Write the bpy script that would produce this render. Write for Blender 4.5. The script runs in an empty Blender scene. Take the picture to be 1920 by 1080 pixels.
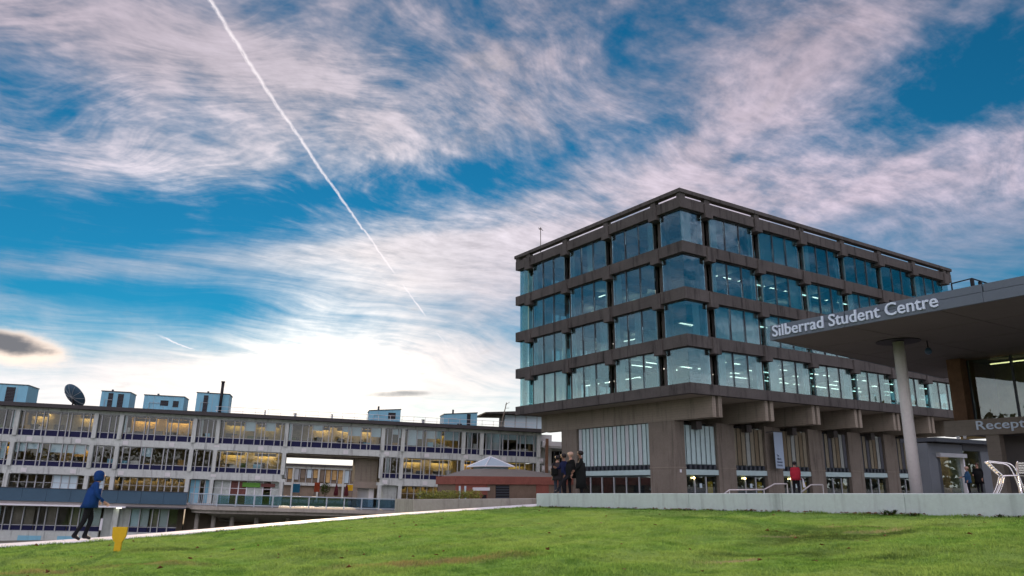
import bpy, bmesh, math, random
import numpy as np
from mathutils import Matrix, Vector

R = math.radians
SC = bpy.context.scene
COL = SC.collection
random.seed(7)
rng = np.random.default_rng(11)

# ------------------------------------------------------------------ camera
# metres; z = 0 is the height of the camera, which stands on the lawn
cd = bpy.data.cameras.new('camera')
cd.sensor_fit = 'HORIZONTAL'
cd.sensor_width = 36.0
cd.lens = 36.0 * 1451.0 / 1920.0
cd.clip_start = 0.1
cd.clip_end = 6000.0
cam = bpy.data.objects.new('camera', cd)
COL.objects.link(cam)
cam.matrix_world = Matrix.Rotation(R(90.0 + 14.35), 4, 'X') @ Matrix.Rotation(R(0.13), 4, 'Z')
SC.camera = cam

# ------------------------------------------------------------------ exposure
SC.view_settings.view_transform = 'Standard'
SC.view_settings.look = 'None'
SC.view_settings.exposure = 1.6
SC.view_settings.gamma = 1.0
SC.view_settings.use_curve_mapping = False
SC.cycles.use_denoising = True
SC.cycles.use_adaptive_sampling = True
SC.cycles.adaptive_threshold = 0.02
SC.cycles.max_bounces = 7
SC.cycles.transparent_max_bounces = 16
SC.cycles.sample_clamp_indirect = 6.0
SC.cycles.caustics_reflective = False
SC.cycles.caustics_refractive = False

# ------------------------------------------------------------------ sky
SUN_AZ, SUN_EL = -14.0, 8.0          # degrees, azimuth to the right of the view

world = bpy.data.worlds.new('World')
SC.world = world
world.use_nodes = True
WT = world.node_tree
WT.nodes.clear()


class X:
    """a float socket with arithmetic"""
    def __init__(s, t, k): s.t, s.k = t, k
    def _m(s, op, *a, clamp=False):
        n = s.t.nodes.new('ShaderNodeMath'); n.operation = op; n.use_clamp = clamp
        for i, v in enumerate((s,) + a):
            if isinstance(v, X): s.t.links.new(v.k, n.inputs[i])
            else: n.inputs[i].default_value = v
        return X(s.t, n.outputs[0])
    def __add__(s, o): return s._m('ADD', o)
    def __sub__(s, o): return s._m('SUBTRACT', o)
    def __mul__(s, o): return s._m('MULTIPLY', o)
    def __truediv__(s, o): return s._m('DIVIDE', o)
    def pw(s, o): return s._m('POWER', o)
    def mx(s, o): return s._m('MAXIMUM', o)
    def mn(s, o): return s._m('MINIMUM', o)
    def ab(s): return s._m('ABSOLUTE')
    def cl(s): return s._m('ADD', 0.0, clamp=True)
    def step(s, a, b, c=0.0, d=1.0):
        n = s.t.nodes.new('ShaderNodeMapRange'); n.interpolation_type = 'SMOOTHSTEP'
        s.t.links.new(s.k, n.inputs[0])
        for i, v in enumerate((a, b, c, d)): n.inputs[i + 1].default_value = v
        return X(s.t, n.outputs[0])


def comb(t, x, y, z=0.0):
    n = t.nodes.new('ShaderNodeCombineXYZ')
    for i, v in enumerate((x, y, z)):
        if isinstance(v, X): t.links.new(v.k, n.inputs[i])
        else: n.inputs[i].default_value = v
    return n.outputs[0]


def mapping(t, v, loc, rot, sc, typ='TEXTURE'):
    n = t.nodes.new('ShaderNodeMapping'); n.vector_type = typ
    t.links.new(v, n.inputs[0])
    n.inputs[1].default_value = loc; n.inputs[2].default_value = rot; n.inputs[3].default_value = sc
    return n.outputs[0]


def noise(t, v, scale, detail=5.0, rough=0.55, dist=0.0, col=False):
    n = t.nodes.new('ShaderNodeTexNoise'); n.noise_dimensions = '3D'
    t.links.new(v, n.inputs['Vector'])
    n.inputs['Scale'].default_value = scale; n.inputs['Detail'].default_value = detail
    n.inputs['Roughness'].default_value = rough; n.inputs['Distortion'].default_value = dist
    return n.outputs[1] if col else X(t, n.outputs[0])


def sep(t, v):
    n = t.nodes.new('ShaderNodeSeparateXYZ'); t.links.new(v, n.inputs[0])
    return [X(t, o) for o in n.outputs]


def vmath(t, op, a, b=None, s=None):
    n = t.nodes.new('ShaderNodeVectorMath'); n.operation = op
    t.links.new(a, n.inputs[0])
    if b is not None:
        if isinstance(b, tuple): n.inputs[1].default_value = b
        else: t.links.new(b, n.inputs[1])
    if s is not None: n.inputs['Scale'].default_value = s
    return n


def mixc(t, f, a, b, mode='MIX'):
    n = t.nodes.new('ShaderNodeMix'); n.data_type = 'RGBA'; n.blend_type = mode
    if isinstance(f, X): t.links.new(f.k, n.inputs[0])
    else: n.inputs[0].default_value = f
    for i, v in ((6, a), (7, b)):
        if isinstance(v, tuple): n.inputs[i].default_value = v + (1.0,)
        else: t.links.new(v, n.inputs[i])
    return n.outputs[2]


def build_sky(t):
    tc = t.nodes.new('ShaderNodeTexCoord').outputs['Generated']
    x, y, z = sep(t, tc)
    az = x._m('ARCTAN2', y) * 57.29578
    el = z._m('ARCSINE') * 57.29578
    ae = comb(t, az, el)
    # --- clear sky
    sky = t.nodes.new('ShaderNodeTexSky'); sky.sky_type = 'NISHITA'
    sky.sun_disc = False
    sky.sun_elevation = R(SUN_EL); sky.sun_rotation = R(SUN_AZ)
    sky.altitude = 50.0; sky.air_density = 1.0; sky.dust_density = 0.0; sky.ozone_density = 6.0
    clear = mixc(t, 1.0, sky.outputs[0], (0.105, 0.43, 0.35), 'MULTIPLY')
    sd = (math.sin(R(SUN_AZ)) * math.cos(R(SUN_EL)), math.cos(R(SUN_AZ)) * math.cos(R(SUN_EL)), math.sin(R(SUN_EL)))
    cs = X(t, vmath(t, 'DOT_PRODUCT', tc, sd).outputs['Value'])
    # --- cloud deck coordinates (flat layer seen in perspective)
    zz = z.mx(0.0) + 0.16
    P = comb(t, x / zz, y / zz)
    warp = noise(t, P, 0.55, 3.0, 0.5, col=True)
    wv = vmath(t, 'SUBTRACT', warp, (0.5, 0.5, 0.5)).outputs[0]
    Pw = vmath(t, 'ADD', P, vmath(t, 'SCALE', wv, s=2.0).outputs[0]).outputs[0]
    Pw2 = vmath(t, 'ADD', P, vmath(t, 'SCALE', wv, s=0.6).outputs[0]).outputs[0]
    fib = noise(t, mapping(t, Pw, (0, 0, 0), (0, 0, R(38)), (1.5, 0.26, 1)), 1.5, 6.0, 0.62, 0.0)
    fib2 = noise(t, mapping(t, Pw2, (3, 1, 0), (0, 0, R(-62)), (1.3, 0.34, 1)), 1.4, 5.0, 0.62, 0.0)
    hair = noise(t, mapping(t, Pw, (1, 2, 0), (0, 0, R(24)), (1.0, 0.13, 1)), 1.7, 4.0, 0.7)
    strand = ((hair - 0.5).ab() * -2.0 + 1.0).pw(4.0)
    puff = noise(t, Pw2, 5.2, 5.0, 0.62, 0.0)
    rip = noise(t, mapping(t, Pw2, (0, 0, 0), (0, 0, R(30)), (1.0, 0.55, 1)), 12.0, 4.0, 0.62)
    big = noise(t, P, 0.8, 4.0, 0.55)
    # --- where the cloud banks lie: azimuth, elevation, half-widths, tilt (degrees), weight
    banks = [(-32.2, 28.8, 11.0, 3.0, 5, 0.7), (-20.3, 29.2, 9.9, 2.6, -14, 0.45), (-7.0, 27.7, 17.8, 4.2, -10, 0.45),
             (-20.9, 23.8, 13.0, 3.3, -11, 0.2), (-27.7, 20.2, 13.6, 2.1, 18, 0.25), (19.6, 26.2, 6.3, 4.1, 26, 0.45),
             (27.1, 29.8, 6.9, 2.1, 8, 0.4), (25.1, 19.2, 14.5, 2.2, 4, 0.6), (7.9, 18.9, 14.2, 3.1, 12, 0.5),
             (-19.0, 14.9, 19.2, 0.8, 8, 0.5), (-6.5, 15.0, 12.1, 2.4, 9, 0.35), (-9.5, 9.9, 12.8, 4.7, 14, 1.0),
             (-19.3, 6.1, 17.6, 2.6, 5, 1.0), (33.5, 20.5, 6.0, 2.7, 10, 0.3),
             (-34.4, 23.9, 4.0, 2.9, 14, -0.4), (1.7, 33.4, 13.4, 1.8, -1, -0.3), (32.8, 26.1, 4.9, 5.0, 17, -0.6),
             (25.6, 23.5, 8.0, 1.6, 5, -0.45), (33.0, 15.5, 7.0, 2.2, 8, 0.45), (92.0, 22.0, 34.0, 20.0, 0, -0.95), (2.0, 32.5, 10.0, 2.0, 0, 0.2), (-4.7, 21.9, 11.8, 1.8, 9, -0.6), (-27.3, 16.9, 12.7, 1.7, 13, -0.5),
             (-25.6, 11.7, 8.6, 1.9, 5, -0.75), (8.1, 25.1, 5.0, 1.5, -3, -0.2)]
    aew = vmath(t, 'ADD', ae, vmath(t, 'SCALE', wv, s=7.0).outputs[0]).outputs[0]
    cov = big * 0.55 + el.step(15.0, 24.0, 0.0, 0.14) + el.step(22.0, 55.0, 0.04, 0.3) + cs.step(0.45, -0.4, 0.0, 0.6)  # last term thickens unseen cloud away from the sun to light the foreground

    def blob(v, a, e, ra, re, rot, k0=1.9):
        m = mapping(t, v, (a, e, 0), (0, 0, R(rot)), (ra, re, 1))
        ln = vmath(t, 'LENGTH', m).outputs['Value']
        return X(t, ln).step(k0, 0.15)
    for a, e, ra, re, rot, w in banks:
        cov = cov + blob(aew, a, e, ra, re, rot) * w
    cov = cov + el.step(14.0, 0.0) * 0.22
    puffs = (puff - 0.47) * el.step(13.0, 23.0, 0.3, 1.9) * az.step(-32.0, -8.0, 0.55, 1.0)
    tex = (fib - 0.5) * 1.35 + (fib2 - 0.5) * 0.7 + puffs + (rip - 0.5) * el.step(14.0, 22.0, 0.25, 1.25) + (strand - 0.4) * az.step(0.0, -16.0, 0.0, 1.0) * el.step(15.0, 22.0, 0.05, 0.34)
    sum_ = cov + tex
    thick = sum_.step(0.55, 1.6)
    dens = (sum_.step(-0.05, 1.45) * 0.92).cl()
    # --- cloud light: forward scattering round the low sun
    ca = cs.mx(0.0)
    g1 = ca.pw(150.0) * (tex * 1.1 + 0.8).cl(); g2 = ca.pw(14.0)
    ccol = mixc(t, (g2 * 0.9).cl(), (1.9, 1.52, 1.92), (2.6, 2.35, 2.55))
    # clouds behind the camera, out of view, brightened to fill the foreground with light
    fill = cs.step(0.4, -0.4, 1.0, 3.8)
    ccol = mixc(t, 1.0, ccol, comb(t, fill * 0.90, fill, fill * 0.95), 'MULTIPLY')
    dim = el.step(17.0, 36.0, 1.0, 0.70) * (((fib - 0.5) * 0.75 + (rip - 0.5) * 0.75 + (strand - 0.4) * 0.2 + (puff - 0.5) * 0.5) * el.step(10.0, 20.0, 0.3, 1.0) + 1.0).mx(0.45)
    ccol = mixc(t, 1.0, ccol, comb(t, dim, dim, dim), 'MULTIPLY')
    ccol = mixc(t, (g1 * 1.0).cl(), ccol, (5.8, 5.4, 4.9))
    ccol = mixc(t, thick * 0.45, ccol, mixc(t, 1.0, ccol, (1.45, 1.3, 1.25), 'MULTIPLY'))
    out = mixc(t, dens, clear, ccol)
    # pale haze low down, all round
    out = mixc(t, (el.step(12.5, 2.0) * 0.85 + tex * el.step(14.0, 8.0) * 0.35).cl(), out, mixc(t, (ca.pw(40.0)).cl(), (4.2, 4.0, 3.9), (4.7, 4.3, 3.75)))
    # --- two small dark clouds hanging low
    ad = vmath(t, 'ADD', ae, vmath(t, 'SCALE', wv, s=1.2).outputs[0]).outputs[0]
    pd = (puff - 0.5) * 0.8 + (fib2 - 0.5) * 0.5
    lens = blob(ad, -33.6, 8.3, 4.4, 1.3, -8, 1.3)
    out = mixc(t, (lens + pd * 0.9).step(0.15, 0.75) * 0.8, out, (4.6, 3.6, 2.9))
    core = blob(ad, -34.2, 8.55, 3.4, 0.8, -8, 1.4)
    out = mixc(t, (core + pd * 1.2).step(0.1, 0.9) * 0.95, out, (0.5, 0.55, 0.65))
    smu = blob(ad, -8.0, 6.4, 2.7, 0.3, 2, 1.6)
    out = mixc(t, (smu + pd * 1.6).step(0.15, 1.0) * 0.95, out, (1.5, 1.5, 1.5))
    # --- vapour trails
    def trail(a, e, rot, s0, s1, wid, seed, amt):
        nonlocal out
        m = mapping(t, ae, (a, e, 0), (0, 0, R(rot)), (1, 1, 1))
        s, d, _ = sep(t, m)
        nz = noise(t, comb(t, s * 1.0, seed), 0.45, 3.0, 0.6)
        fine = noise(t, comb(t, s * 1.6, d * 5.0, seed), 1.6, 4.0, 0.65)
        dd = (d + s * s * 0.0020 + (nz - 0.5) * 0.5 + (fine - 0.5) * 0.16).ab()
        w = s.step(-16.0, 12.0, wid * 1.5, wid * 0.55) if s1 - s0 > 12 else s.step(s0, s1, wid * 1.2, wid * 0.7)
        k = (dd / w).step(1.0, 0.0) * s.step(s0, s0 + 1.2) * s.step(s1, s1 - 5.0 if s1 - s0 > 12 else s1 - 0.6)
        k = k * fine.step(0.25, 0.55, 0.35, 1.0)
        if s1 - s0 > 12: k = k * ((s - 7.2).ab().step(0.3, 0.9) * (s - 11.3).ab().step(0.5, 1.2))
        out = mixc(t, (k * amt).cl(), out, (3.9, 3.6, 3.7))
    trail(-13.2, 20.4, -49.6, -30.0, 15.0, 0.15, 2.0, 0.66)
    trail(-23.8, 9.4, -18.0, -1.5, 1.5, 0.10, 7.0, 0.8)
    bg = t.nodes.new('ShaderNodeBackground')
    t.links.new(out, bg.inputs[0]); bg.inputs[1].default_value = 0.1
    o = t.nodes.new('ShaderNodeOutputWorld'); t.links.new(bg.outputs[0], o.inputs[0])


build_sky(WT)
world.cycles.sampling_method = 'MANUAL'
world.cycles.sample_map_resolution = 512

# ------------------------------------------------------------------ sun, low behind the far block
sl = bpy.data.lights.new('sun', 'SUN')
sl.energy = 2.0; sl.angle = R(0.6); sl.color = (1.0, 0.72, 0.45)
so = bpy.data.objects.new('sun', sl); COL.objects.link(so)
so.rotation_euler = Vector((math.sin(R(SUN_AZ)) * math.cos(R(SUN_EL)), math.cos(R(SUN_AZ)) * math.cos(R(SUN_EL)), math.sin(R(SUN_EL)))).to_track_quat('Z', 'Y').to_euler()

# ================================================================== helpers
class MB:
    """collects shapes into one mesh"""
    def __init__(s): s.v, s.f, s.m = [], [], []
    def add(s, vs, fs, mi=0):
        o = len(s.v); s.v += [tuple(p) for p in vs]
        s.f += [tuple(i + o for i in f) for f in fs]; s.m += [mi] * len(fs)
        return s
    def box(s, x0, x1, y0, y1, z0, z1, mi=0):
        return s.hexa([(x0, y0, z0), (x1, y0, z0), (x1, y1, z0), (x0, y1, z0), (x0, y0, z1), (x1, y0, z1), (x1, y1, z1), (x0, y1, z1)], mi)
    def hexa(s, p, mi=0):
        return s.add(p, [(3, 2, 1, 0), (4, 5, 6, 7), (0, 1, 5, 4), (1, 2, 6, 5), (2, 3, 7, 6), (3, 0, 4, 7)], mi)
    def bbox(s, x0, x1, y0, y1, z0, z1, b=0.02, mi=0):
        """box whose vertical and top edges are chamfered"""
        def ring(i, z): return [(x0 + i, y0, z), (x1 - i, y0, z), (x1, y0 + i, z), (x1, y1 - i, z), (x1 - i, y1, z), (x0 + i, y1, z), (x0, y1 - i, z), (x0, y0 + i, z)]
        def ins(z): return [(x0 + b * 1.4, y0 + b, z), (x1 - b * 1.4, y0 + b, z), (x1 - b, y0 + b * 1.4, z), (x1 - b, y1 - b * 1.4, z), (x1 - b * 1.4, y1 - b, z), (x0 + b * 1.4, y1 - b, z), (x0 + b, y1 - b * 1.4, z), (x0 + b, y0 + b * 1.4, z)]
        vs = ins(z0) + ring(b, z0 + b) + ring(b, z1 - b) + ins(z1)
        fs = [tuple(range(7, -1, -1)), tuple(range(24, 32))]
        for k in range(3):
            for i in range(8): fs.append((k * 8 + i, k * 8 + (i + 1) % 8, (k + 1) * 8 + (i + 1) % 8, (k + 1) * 8 + i))
        return s.add(vs, fs, mi)
    def prism(s, poly, z0, z1, mi=0):
        n = len(poly)
        return s.add([(x, y, z0) for x, y in poly] + [(x, y, z1) for x, y in poly],
                     [tuple(range(n - 1, -1, -1)), tuple(range(n, 2 * n))] + [(i, (i + 1) % n, n + (i + 1) % n, n + i) for i in range(n)], mi)
    def rings(s, rs, cap=True, mi=0):
        n = len(rs[0]); vs = [p for r in rs for p in r]; fs = []
        for k in range(len(rs) - 1):
            for i in range(n): fs.append((k * n + i, k * n + (i + 1) % n, (k + 1) * n + (i + 1) % n, (k + 1) * n + i))
        if cap: fs += [tuple(range(n - 1, -1, -1)), tuple(range((len(rs) - 1) * n, len(rs) * n))]
        return s.add(vs, fs, mi)
    def tube(s, pts, r, n=8, mi=0):
        pts = [Vector(p) for p in pts]; rr = r if isinstance(r, (list, tuple)) else [r] * len(pts); rs = []
        for i, p in enumerate(pts):
            d = (pts[min(i + 1, len(pts) - 1)] - pts[max(i - 1, 0)]).normalized()
            u = d.orthogonal() if abs(d.z) > 0.95 else d.cross(Vector((0, 0, 1)))
            if abs(d.z) > 0.95: u = Vector((1, 0, 0)) - d * d.x
            u.normalize(); w = d.cross(u)
            rs.append([tuple(p + (u * math.cos(a) + w * math.sin(a)) * rr[i]) for a in [2 * math.pi * k / n for k in range(n)]])
        return s.rings(rs, True, mi)
    def cyl(s, x, y, z0, z1, r0, r1=None, n=24, mi=0):
        r1 = r0 if r1 is None else r1
        return s.rings([[(x + r * math.cos(2 * math.pi * k / n), y + r * math.sin(2 * math.pi * k / n), z) for k in range(n)] for r, z in ((r0, z0), (r1, z1))], True, mi)
    def build(s, name, mats, parent=None, smooth=False):
        me = bpy.data.meshes.new(name); me.from_pydata(s.v, [], s.f); me.update()
        if not isinstance(mats, (list, tuple)): mats = [mats]
        for m in mats: me.materials.append(m)
        if len(mats) > 1: me.polygons.foreach_set('material_index', s.m)
        if smooth: me.polygons.foreach_set('use_smooth', [True] * len(me.polygons))
        return link(name, me, parent)


def link(name, me, parent=None):
    o = bpy.data.objects.new(name, me); COL.objects.link(o)
    if parent is not None: o.parent = parent
    return o


def tag(o, label, cat, group=None, kind=None):
    if label: o['label'] = label
    if cat: o['category'] = cat
    if group: o['group'] = group
    if kind: o['kind'] = kind
    return o


def empty(name, mat=None, label=None, cat=None, group=None):
    o = bpy.data.objects.new(name, None); COL.objects.link(o)
    o.empty_display_size = 0.3
    if mat is not None: o.matrix_world = mat
    return tag(o, label, cat, group)


def struct(name, mb, mat, parent=None, smooth=False):
    o = mb.build(name, mat, parent, smooth)
    if parent is None: o['kind'] = 'structure'
    return o


def copy_tree(o, parent=None):
    c = o.copy(); COL.objects.link(c); c.parent = parent
    for ch in o.children: copy_tree(ch, c)
    return c


_boxes = {}
def piece(name, mat, parent, x0, x1, y0, y1, z0, z1):
    """one box-shaped piece; alike pieces share their mesh"""
    k = (name, mat.name, round(x1 - x0, 3), round(y1 - y0, 3), round(z1 - z0, 3))
    if k not in _boxes:
        hx, hy, hz = (x1 - x0) / 2, (y1 - y0) / 2, (z1 - z0) / 2
        mb = MB().box(-hx, hx, -hy, hy, -hz, hz)
        me = bpy.data.meshes.new(name); me.from_pydata(mb.v, [], mb.f); me.materials.append(mat); _boxes[k] = me
    o = link(name, _boxes[k], parent)
    o.location = ((x0 + x1) / 2, (y0 + y1) / 2, (z0 + z1) / 2)
    return o



def sub(name, parent):
    o = bpy.data.objects.new(name, None); COL.objects.link(o); o.parent = parent; o.empty_display_size = 0.2; return o


# ================================================================== materials
def newmat(name):
    m = bpy.data.materials.new(name); m.use_nodes = True
    t = m.node_tree; t.nodes.clear()
    o = t.nodes.new('ShaderNodeOutputMaterial')
    return m, t, o


def surf(name, col, rough=0.7, var=0.15, scale=1.5, fine=14.0, bump=0.0, bscale=30.0, metal=0.0, spec=0.3, streak=0.0, tint=None, boards=0.0):
    """a solid surface: large stains, fine mottling, rain streaks, board marks; all from world position"""
    m, t, o = newmat(name)
    b = t.nodes.new('ShaderNodeBsdfPrincipled')
    b.inputs['Roughness'].default_value = rough; b.inputs['Metallic'].default_value = metal
    b.inputs['Specular IOR Level'].default_value = spec
    pos = t.nodes.new('ShaderNodeNewGeometry').outputs['Position']
    n1 = noise(t, pos, scale, 4.0, 0.6); n2 = noise(t, pos, fine, 3.0, 0.6)
    k = (n1 - 0.5) * (2.2 * var) + (n2 - 0.5) * (1.6 * var) + 1.0
    if streak:
        st = noise(t, mapping(t, pos, (0, 0, 0), (0, 0, 0), (0.35, 0.35, 4.0)), 1.0, 5.0, 0.6)
        k = k - st.step(0.5, 0.72) * streak
    h = n2 * 0.6 + n1 * 0.4
    if boards:
        z = sep(t, pos)[2]
        bd = (z * (1.0 / 0.18))._m('FRACT')
        ln = bd.step(0.0, 0.07) * bd.step(1.0, 0.93)
        k = k * (ln * boards + (1.0 - boards))
        h = h + ln * 0.4
    c = mixc(t, 1.0, tuple(col), comb(t, k, k, k), 'MULTIPLY')
    if tint: c = mixc(t, n1.step(0.45, 0.75) * 0.6, c, tint)
    t.links.new(c, b.inputs['Base Color'])
    if bump:
        bn = t.nodes.new('ShaderNodeBump'); bn.inputs['Strength'].default_value = bump; bn.inputs['Distance'].default_value = 0.02
        hh = noise(t, pos, bscale, 4.0, 0.6) + h
        t.links.new(hh.k, bn.inputs['Height']); t.links.new(bn.outputs[0], b.inputs['Normal'])
    t.links.new(b.outputs[0], o.inputs[0])
    return m


def glass(name, tint=(0.6, 0.78, 0.8), refl=0.16, grazing=0.9, rough=0.0, wavy=0.0):
    m, t, o = newmat(name)
    tr = t.nodes.new('ShaderNodeBsdfTransparent'); tr.inputs[0].default_value = tint + (1.0,)
    gl = t.nodes.new('ShaderNodeBsdfGlossy'); gl.inputs['Roughness'].default_value = rough
    gl.inputs[0].default_value = (0.90, 0.93, 0.92, 1.0)
    fr = t.nodes.new('ShaderNodeLayerWeight'); fr.inputs[0].default_value = 0.35
    f = X(t, fr.outputs['Fresnel']) * grazing + refl
    if wavy:
        pos = t.nodes.new('ShaderNodeNewGeometry').outputs['Position']
        bn = t.nodes.new('ShaderNodeBump'); bn.inputs['Strength'].default_value = wavy; bn.inputs['Distance'].default_value = 0.05
        t.links.new(noise(t, pos, 0.7, 2.0, 0.5).k, bn.inputs['Height']); t.links.new(bn.outputs[0], gl.inputs['Normal'])
    mx = t.nodes.new('ShaderNodeMixShader'); t.links.new(f.cl().k, mx.inputs[0])
    t.links.new(tr.outputs[0], mx.inputs[1]); t.links.new(gl.outputs[0], mx.inputs[2]); t.links.new(mx.outputs[0], o.inputs[0])
    return m


def glow(name, col, power):
    m, t, o = newmat(name)
    e = t.nodes.new('ShaderNodeEmission'); e.inputs[0].default_value = tuple(col) + (1.0,); e.inputs[1].default_value = power
    t.links.new(e.outputs[0], o.inputs[0]); return m


def cloth(name, col, rough=0.9, var=0.25):
    return surf(name, col, rough, var, 6.0, 60.0, 0.25, 90.0, spec=0.1)


def sheer(name, col):
    m, t, o = newmat(name)
    d = t.nodes.new('ShaderNodeBsdfDiffuse'); d.inputs[0].default_value = tuple(col) + (1,)
    l = t.nodes.new('ShaderNodeBsdfTranslucent'); l.inputs[0].default_value = tuple(col) + (1,)
    mx = t.nodes.new('ShaderNodeMixShader'); mx.inputs[0].default_value = 0.45
    t.links.new(d.outputs[0], mx.inputs[1]); t.links.new(l.outputs[0], mx.inputs[2]); t.links.new(mx.outputs[0], o.inputs[0])
    return m


M = {}
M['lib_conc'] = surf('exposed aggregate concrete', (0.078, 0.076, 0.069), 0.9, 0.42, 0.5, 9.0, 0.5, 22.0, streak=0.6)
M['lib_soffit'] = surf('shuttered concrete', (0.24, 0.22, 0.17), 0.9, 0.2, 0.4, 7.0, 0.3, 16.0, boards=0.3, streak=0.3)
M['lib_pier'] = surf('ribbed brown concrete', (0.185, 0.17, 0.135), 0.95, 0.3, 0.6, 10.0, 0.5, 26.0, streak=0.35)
M['lib_floor'] = surf('slab concrete', (0.30, 0.29, 0.27), 0.9, 0.1)
M['ceil'] = surf('ceiling white', (0.55, 0.55, 0.53), 0.9, 0.05)
M['core'] = surf('painted interior wall', (0.34, 0.33, 0.30), 0.9, 0.1)
M['dark_metal'] = surf('dark window metal', (0.035, 0.045, 0.055), 0.45, 0.1, spec=0.5)
M['glass_lib'] = glass('tinted library glass', (0.66, 0.82, 0.84), 0.10, 0.55, 0.0, 0.10)
M['glass_edge'] = glass('glass return', (0.55, 0.80, 0.85), 0.28, 0.8)
M['glass_block'] = glass('block window glass', (0.86, 0.90, 0.90), 0.03, 0.22, 0.0, 0.03)
M['glass_dark'] = glass('dark entrance glass', (0.75, 0.82, 0.82), 0.02, 0.3, 0.0, 0.0)
M['curtain'] = sheer('pale curtain', (0.72, 0.80, 0.80))
M['louvre'] = surf('pale vertical louvre', (0.40, 0.56, 0.54), 0.6, 0.12, 2.0, 30.0)
M['strip'] = glow('fluorescent strip', (1.0, 0.93, 0.78), 1.5)
M['reception_glow'] = glow('reception light', (1.0, 0.7, 0.3), 0.9)
M['warm'] = glow('warm office light', (1.0, 0.64, 0.22), 6.0)
M['lampglow'] = glow('entrance lamp', (1.0, 0.72, 0.3), 6.0)
M['wall_conc'] = surf('pale cast concrete', (0.53, 0.64, 0.60), 0.85, 0.14, 0.9, 11.0, 0.25, 30.0, streak=0.3, tint=(0.40, 0.49, 0.46))
M['path'] = surf('pale path paving', (0.84, 0.85, 0.83), 0.7, 0.08, 0.6, 12.0, 0.15, 40.0)
M['paving'] = surf('plaza paving', (0.30, 0.29, 0.27), 0.8, 0.15, 0.8, 9.0)
M['ground'] = surf('far ground', (0.16, 0.17, 0.13), 0.95, 0.25, 0.05, 0.8)
M['block_conc'] = surf('weathered block concrete', (0.46, 0.52, 0.48), 0.9, 0.2, 0.35, 4.0, 0.2, 10.0, streak=0.45)
M['block_pale'] = surf('pale end block concrete', (0.58, 0.61, 0.59), 0.9, 0.1, 0.6, 5.0)
M['roof_dark'] = surf('bitumen roof edge', (0.055, 0.055, 0.055), 0.85, 0.2)
M['navy'] = surf('navy glass spandrel', (0.008, 0.011, 0.05), 0.6, 0.15, 0.6, 5.0, spec=0.2)
M['mullion'] = surf('grey aluminium', (0.36, 0.40, 0.40), 0.45, 0.1, 1.0, 9.0, spec=0.4)
M['blind'] = surf('pale blue blind', (0.50, 0.66, 0.70), 0.8, 0.08, 1.0, 10.0)
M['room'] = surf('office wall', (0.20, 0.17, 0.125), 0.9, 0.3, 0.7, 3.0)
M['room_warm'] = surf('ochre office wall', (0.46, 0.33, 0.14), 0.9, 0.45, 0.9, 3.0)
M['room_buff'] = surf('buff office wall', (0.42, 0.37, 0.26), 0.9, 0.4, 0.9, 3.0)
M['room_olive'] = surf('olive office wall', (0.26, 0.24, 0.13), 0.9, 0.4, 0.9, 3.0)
M['paper'] = surf('paper and card', (0.60, 0.58, 0.52), 0.8, 0.2)
M['slate'] = surf('slate blue parapet sheet', (0.045, 0.10, 0.145), 0.55, 0.15, 0.7, 6.0)
M['deck_conc'] = surf('board marked deck concrete', (0.36, 0.35, 0.30), 0.9, 0.22, 0.4, 5.0, 0.3, 12.0, streak=0.25)
M['rail_blue'] = surf('pale blue rail paint', (0.36, 0.46, 0.50), 0.5, 0.1)
M['rail_glass'] = glass('blue balustrade glass', (0.42, 0.58, 0.68), 0.10, 0.5)
M['brick_red'] = surf('red brown brick', (0.24, 0.09, 0.065), 0.9, 0.3, 1.2, 9.0)
M['brick_buff'] = surf('buff brick', (0.17, 0.13, 0.092), 0.9, 0.3, 1.2, 9.0)
M['mortar'] = surf('mortar', (0.17, 0.14, 0.12), 0.95, 0.15)
M['roof_grey'] = surf('grey roof felt', (0.21, 0.20, 0.17), 0.9, 0.15)
M['white_paint'] = surf('white frame', (0.70, 0.74, 0.75), 0.5, 0.06)
M['cabin'] = surf('blue grey cladding', (0.19, 0.45, 0.56), 0.6, 0.12, 0.8, 6.0, streak=0.15)
M['black'] = surf('black paint', (0.012, 0.012, 0.013), 0.6, 0.1)
M['fascia'] = surf('grey fascia sheet', (0.115, 0.15, 0.18), 0.5, 0.1, 0.5, 6.0, streak=0.08)
M['soffit'] = surf('canopy soffit', (0.14, 0.13, 0.118), 0.8, 0.12, 0.5, 5.0)
M['col_conc'] = surf('smooth column concrete', (0.68, 0.69, 0.65), 0.7, 0.14, 1.2, 9.0)
M['letter'] = surf('brushed steel letters', (0.62, 0.74, 0.84), 0.35, 0.05, metal=0.2, spec=0.5)
M['brick_wall'] = surf('brown pillar brick', (0.16, 0.095, 0.055), 0.9, 0.45, 3.0, 30.0, 0.5, 40.0)
M['timber'] = surf('board marked lintel', (0.25, 0.225, 0.18), 0.85, 0.2, 0.6, 9.0, 0.2, 20.0, boards=0.15)
M['portal'] = surf('grey portal metal', (0.13, 0.155, 0.165), 0.5, 0.1)
M['steel'] = surf('polished aluminium', (0.80, 0.81, 0.82), 0.22, 0.04, metal=0.9, spec=0.5)
M['rail_steel'] = surf('brushed steel rail', (0.62, 0.62, 0.60), 0.35, 0.05, metal=0.6)
M['yellow'] = surf('yellow painted board', (0.62, 0.40, 0.015), 0.6, 0.12, 3.0, 20.0)
M['banner'] = surf('pale blue banner', (0.32, 0.43, 0.52), 0.7, 0.06)
M['ink'] = surf('dark blue print', (0.03, 0.05, 0.08), 0.7, 0.05)
M['orange'] = surf('orange chair fabric', (0.35, 0.20, 0.06), 0.8, 0.15)
M['desk'] = surf('desk top', (0.08, 0.07, 0.06), 0.6, 0.1)
M['bark'] = surf('bark', (0.07, 0.05, 0.035), 0.9, 0.3)

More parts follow.
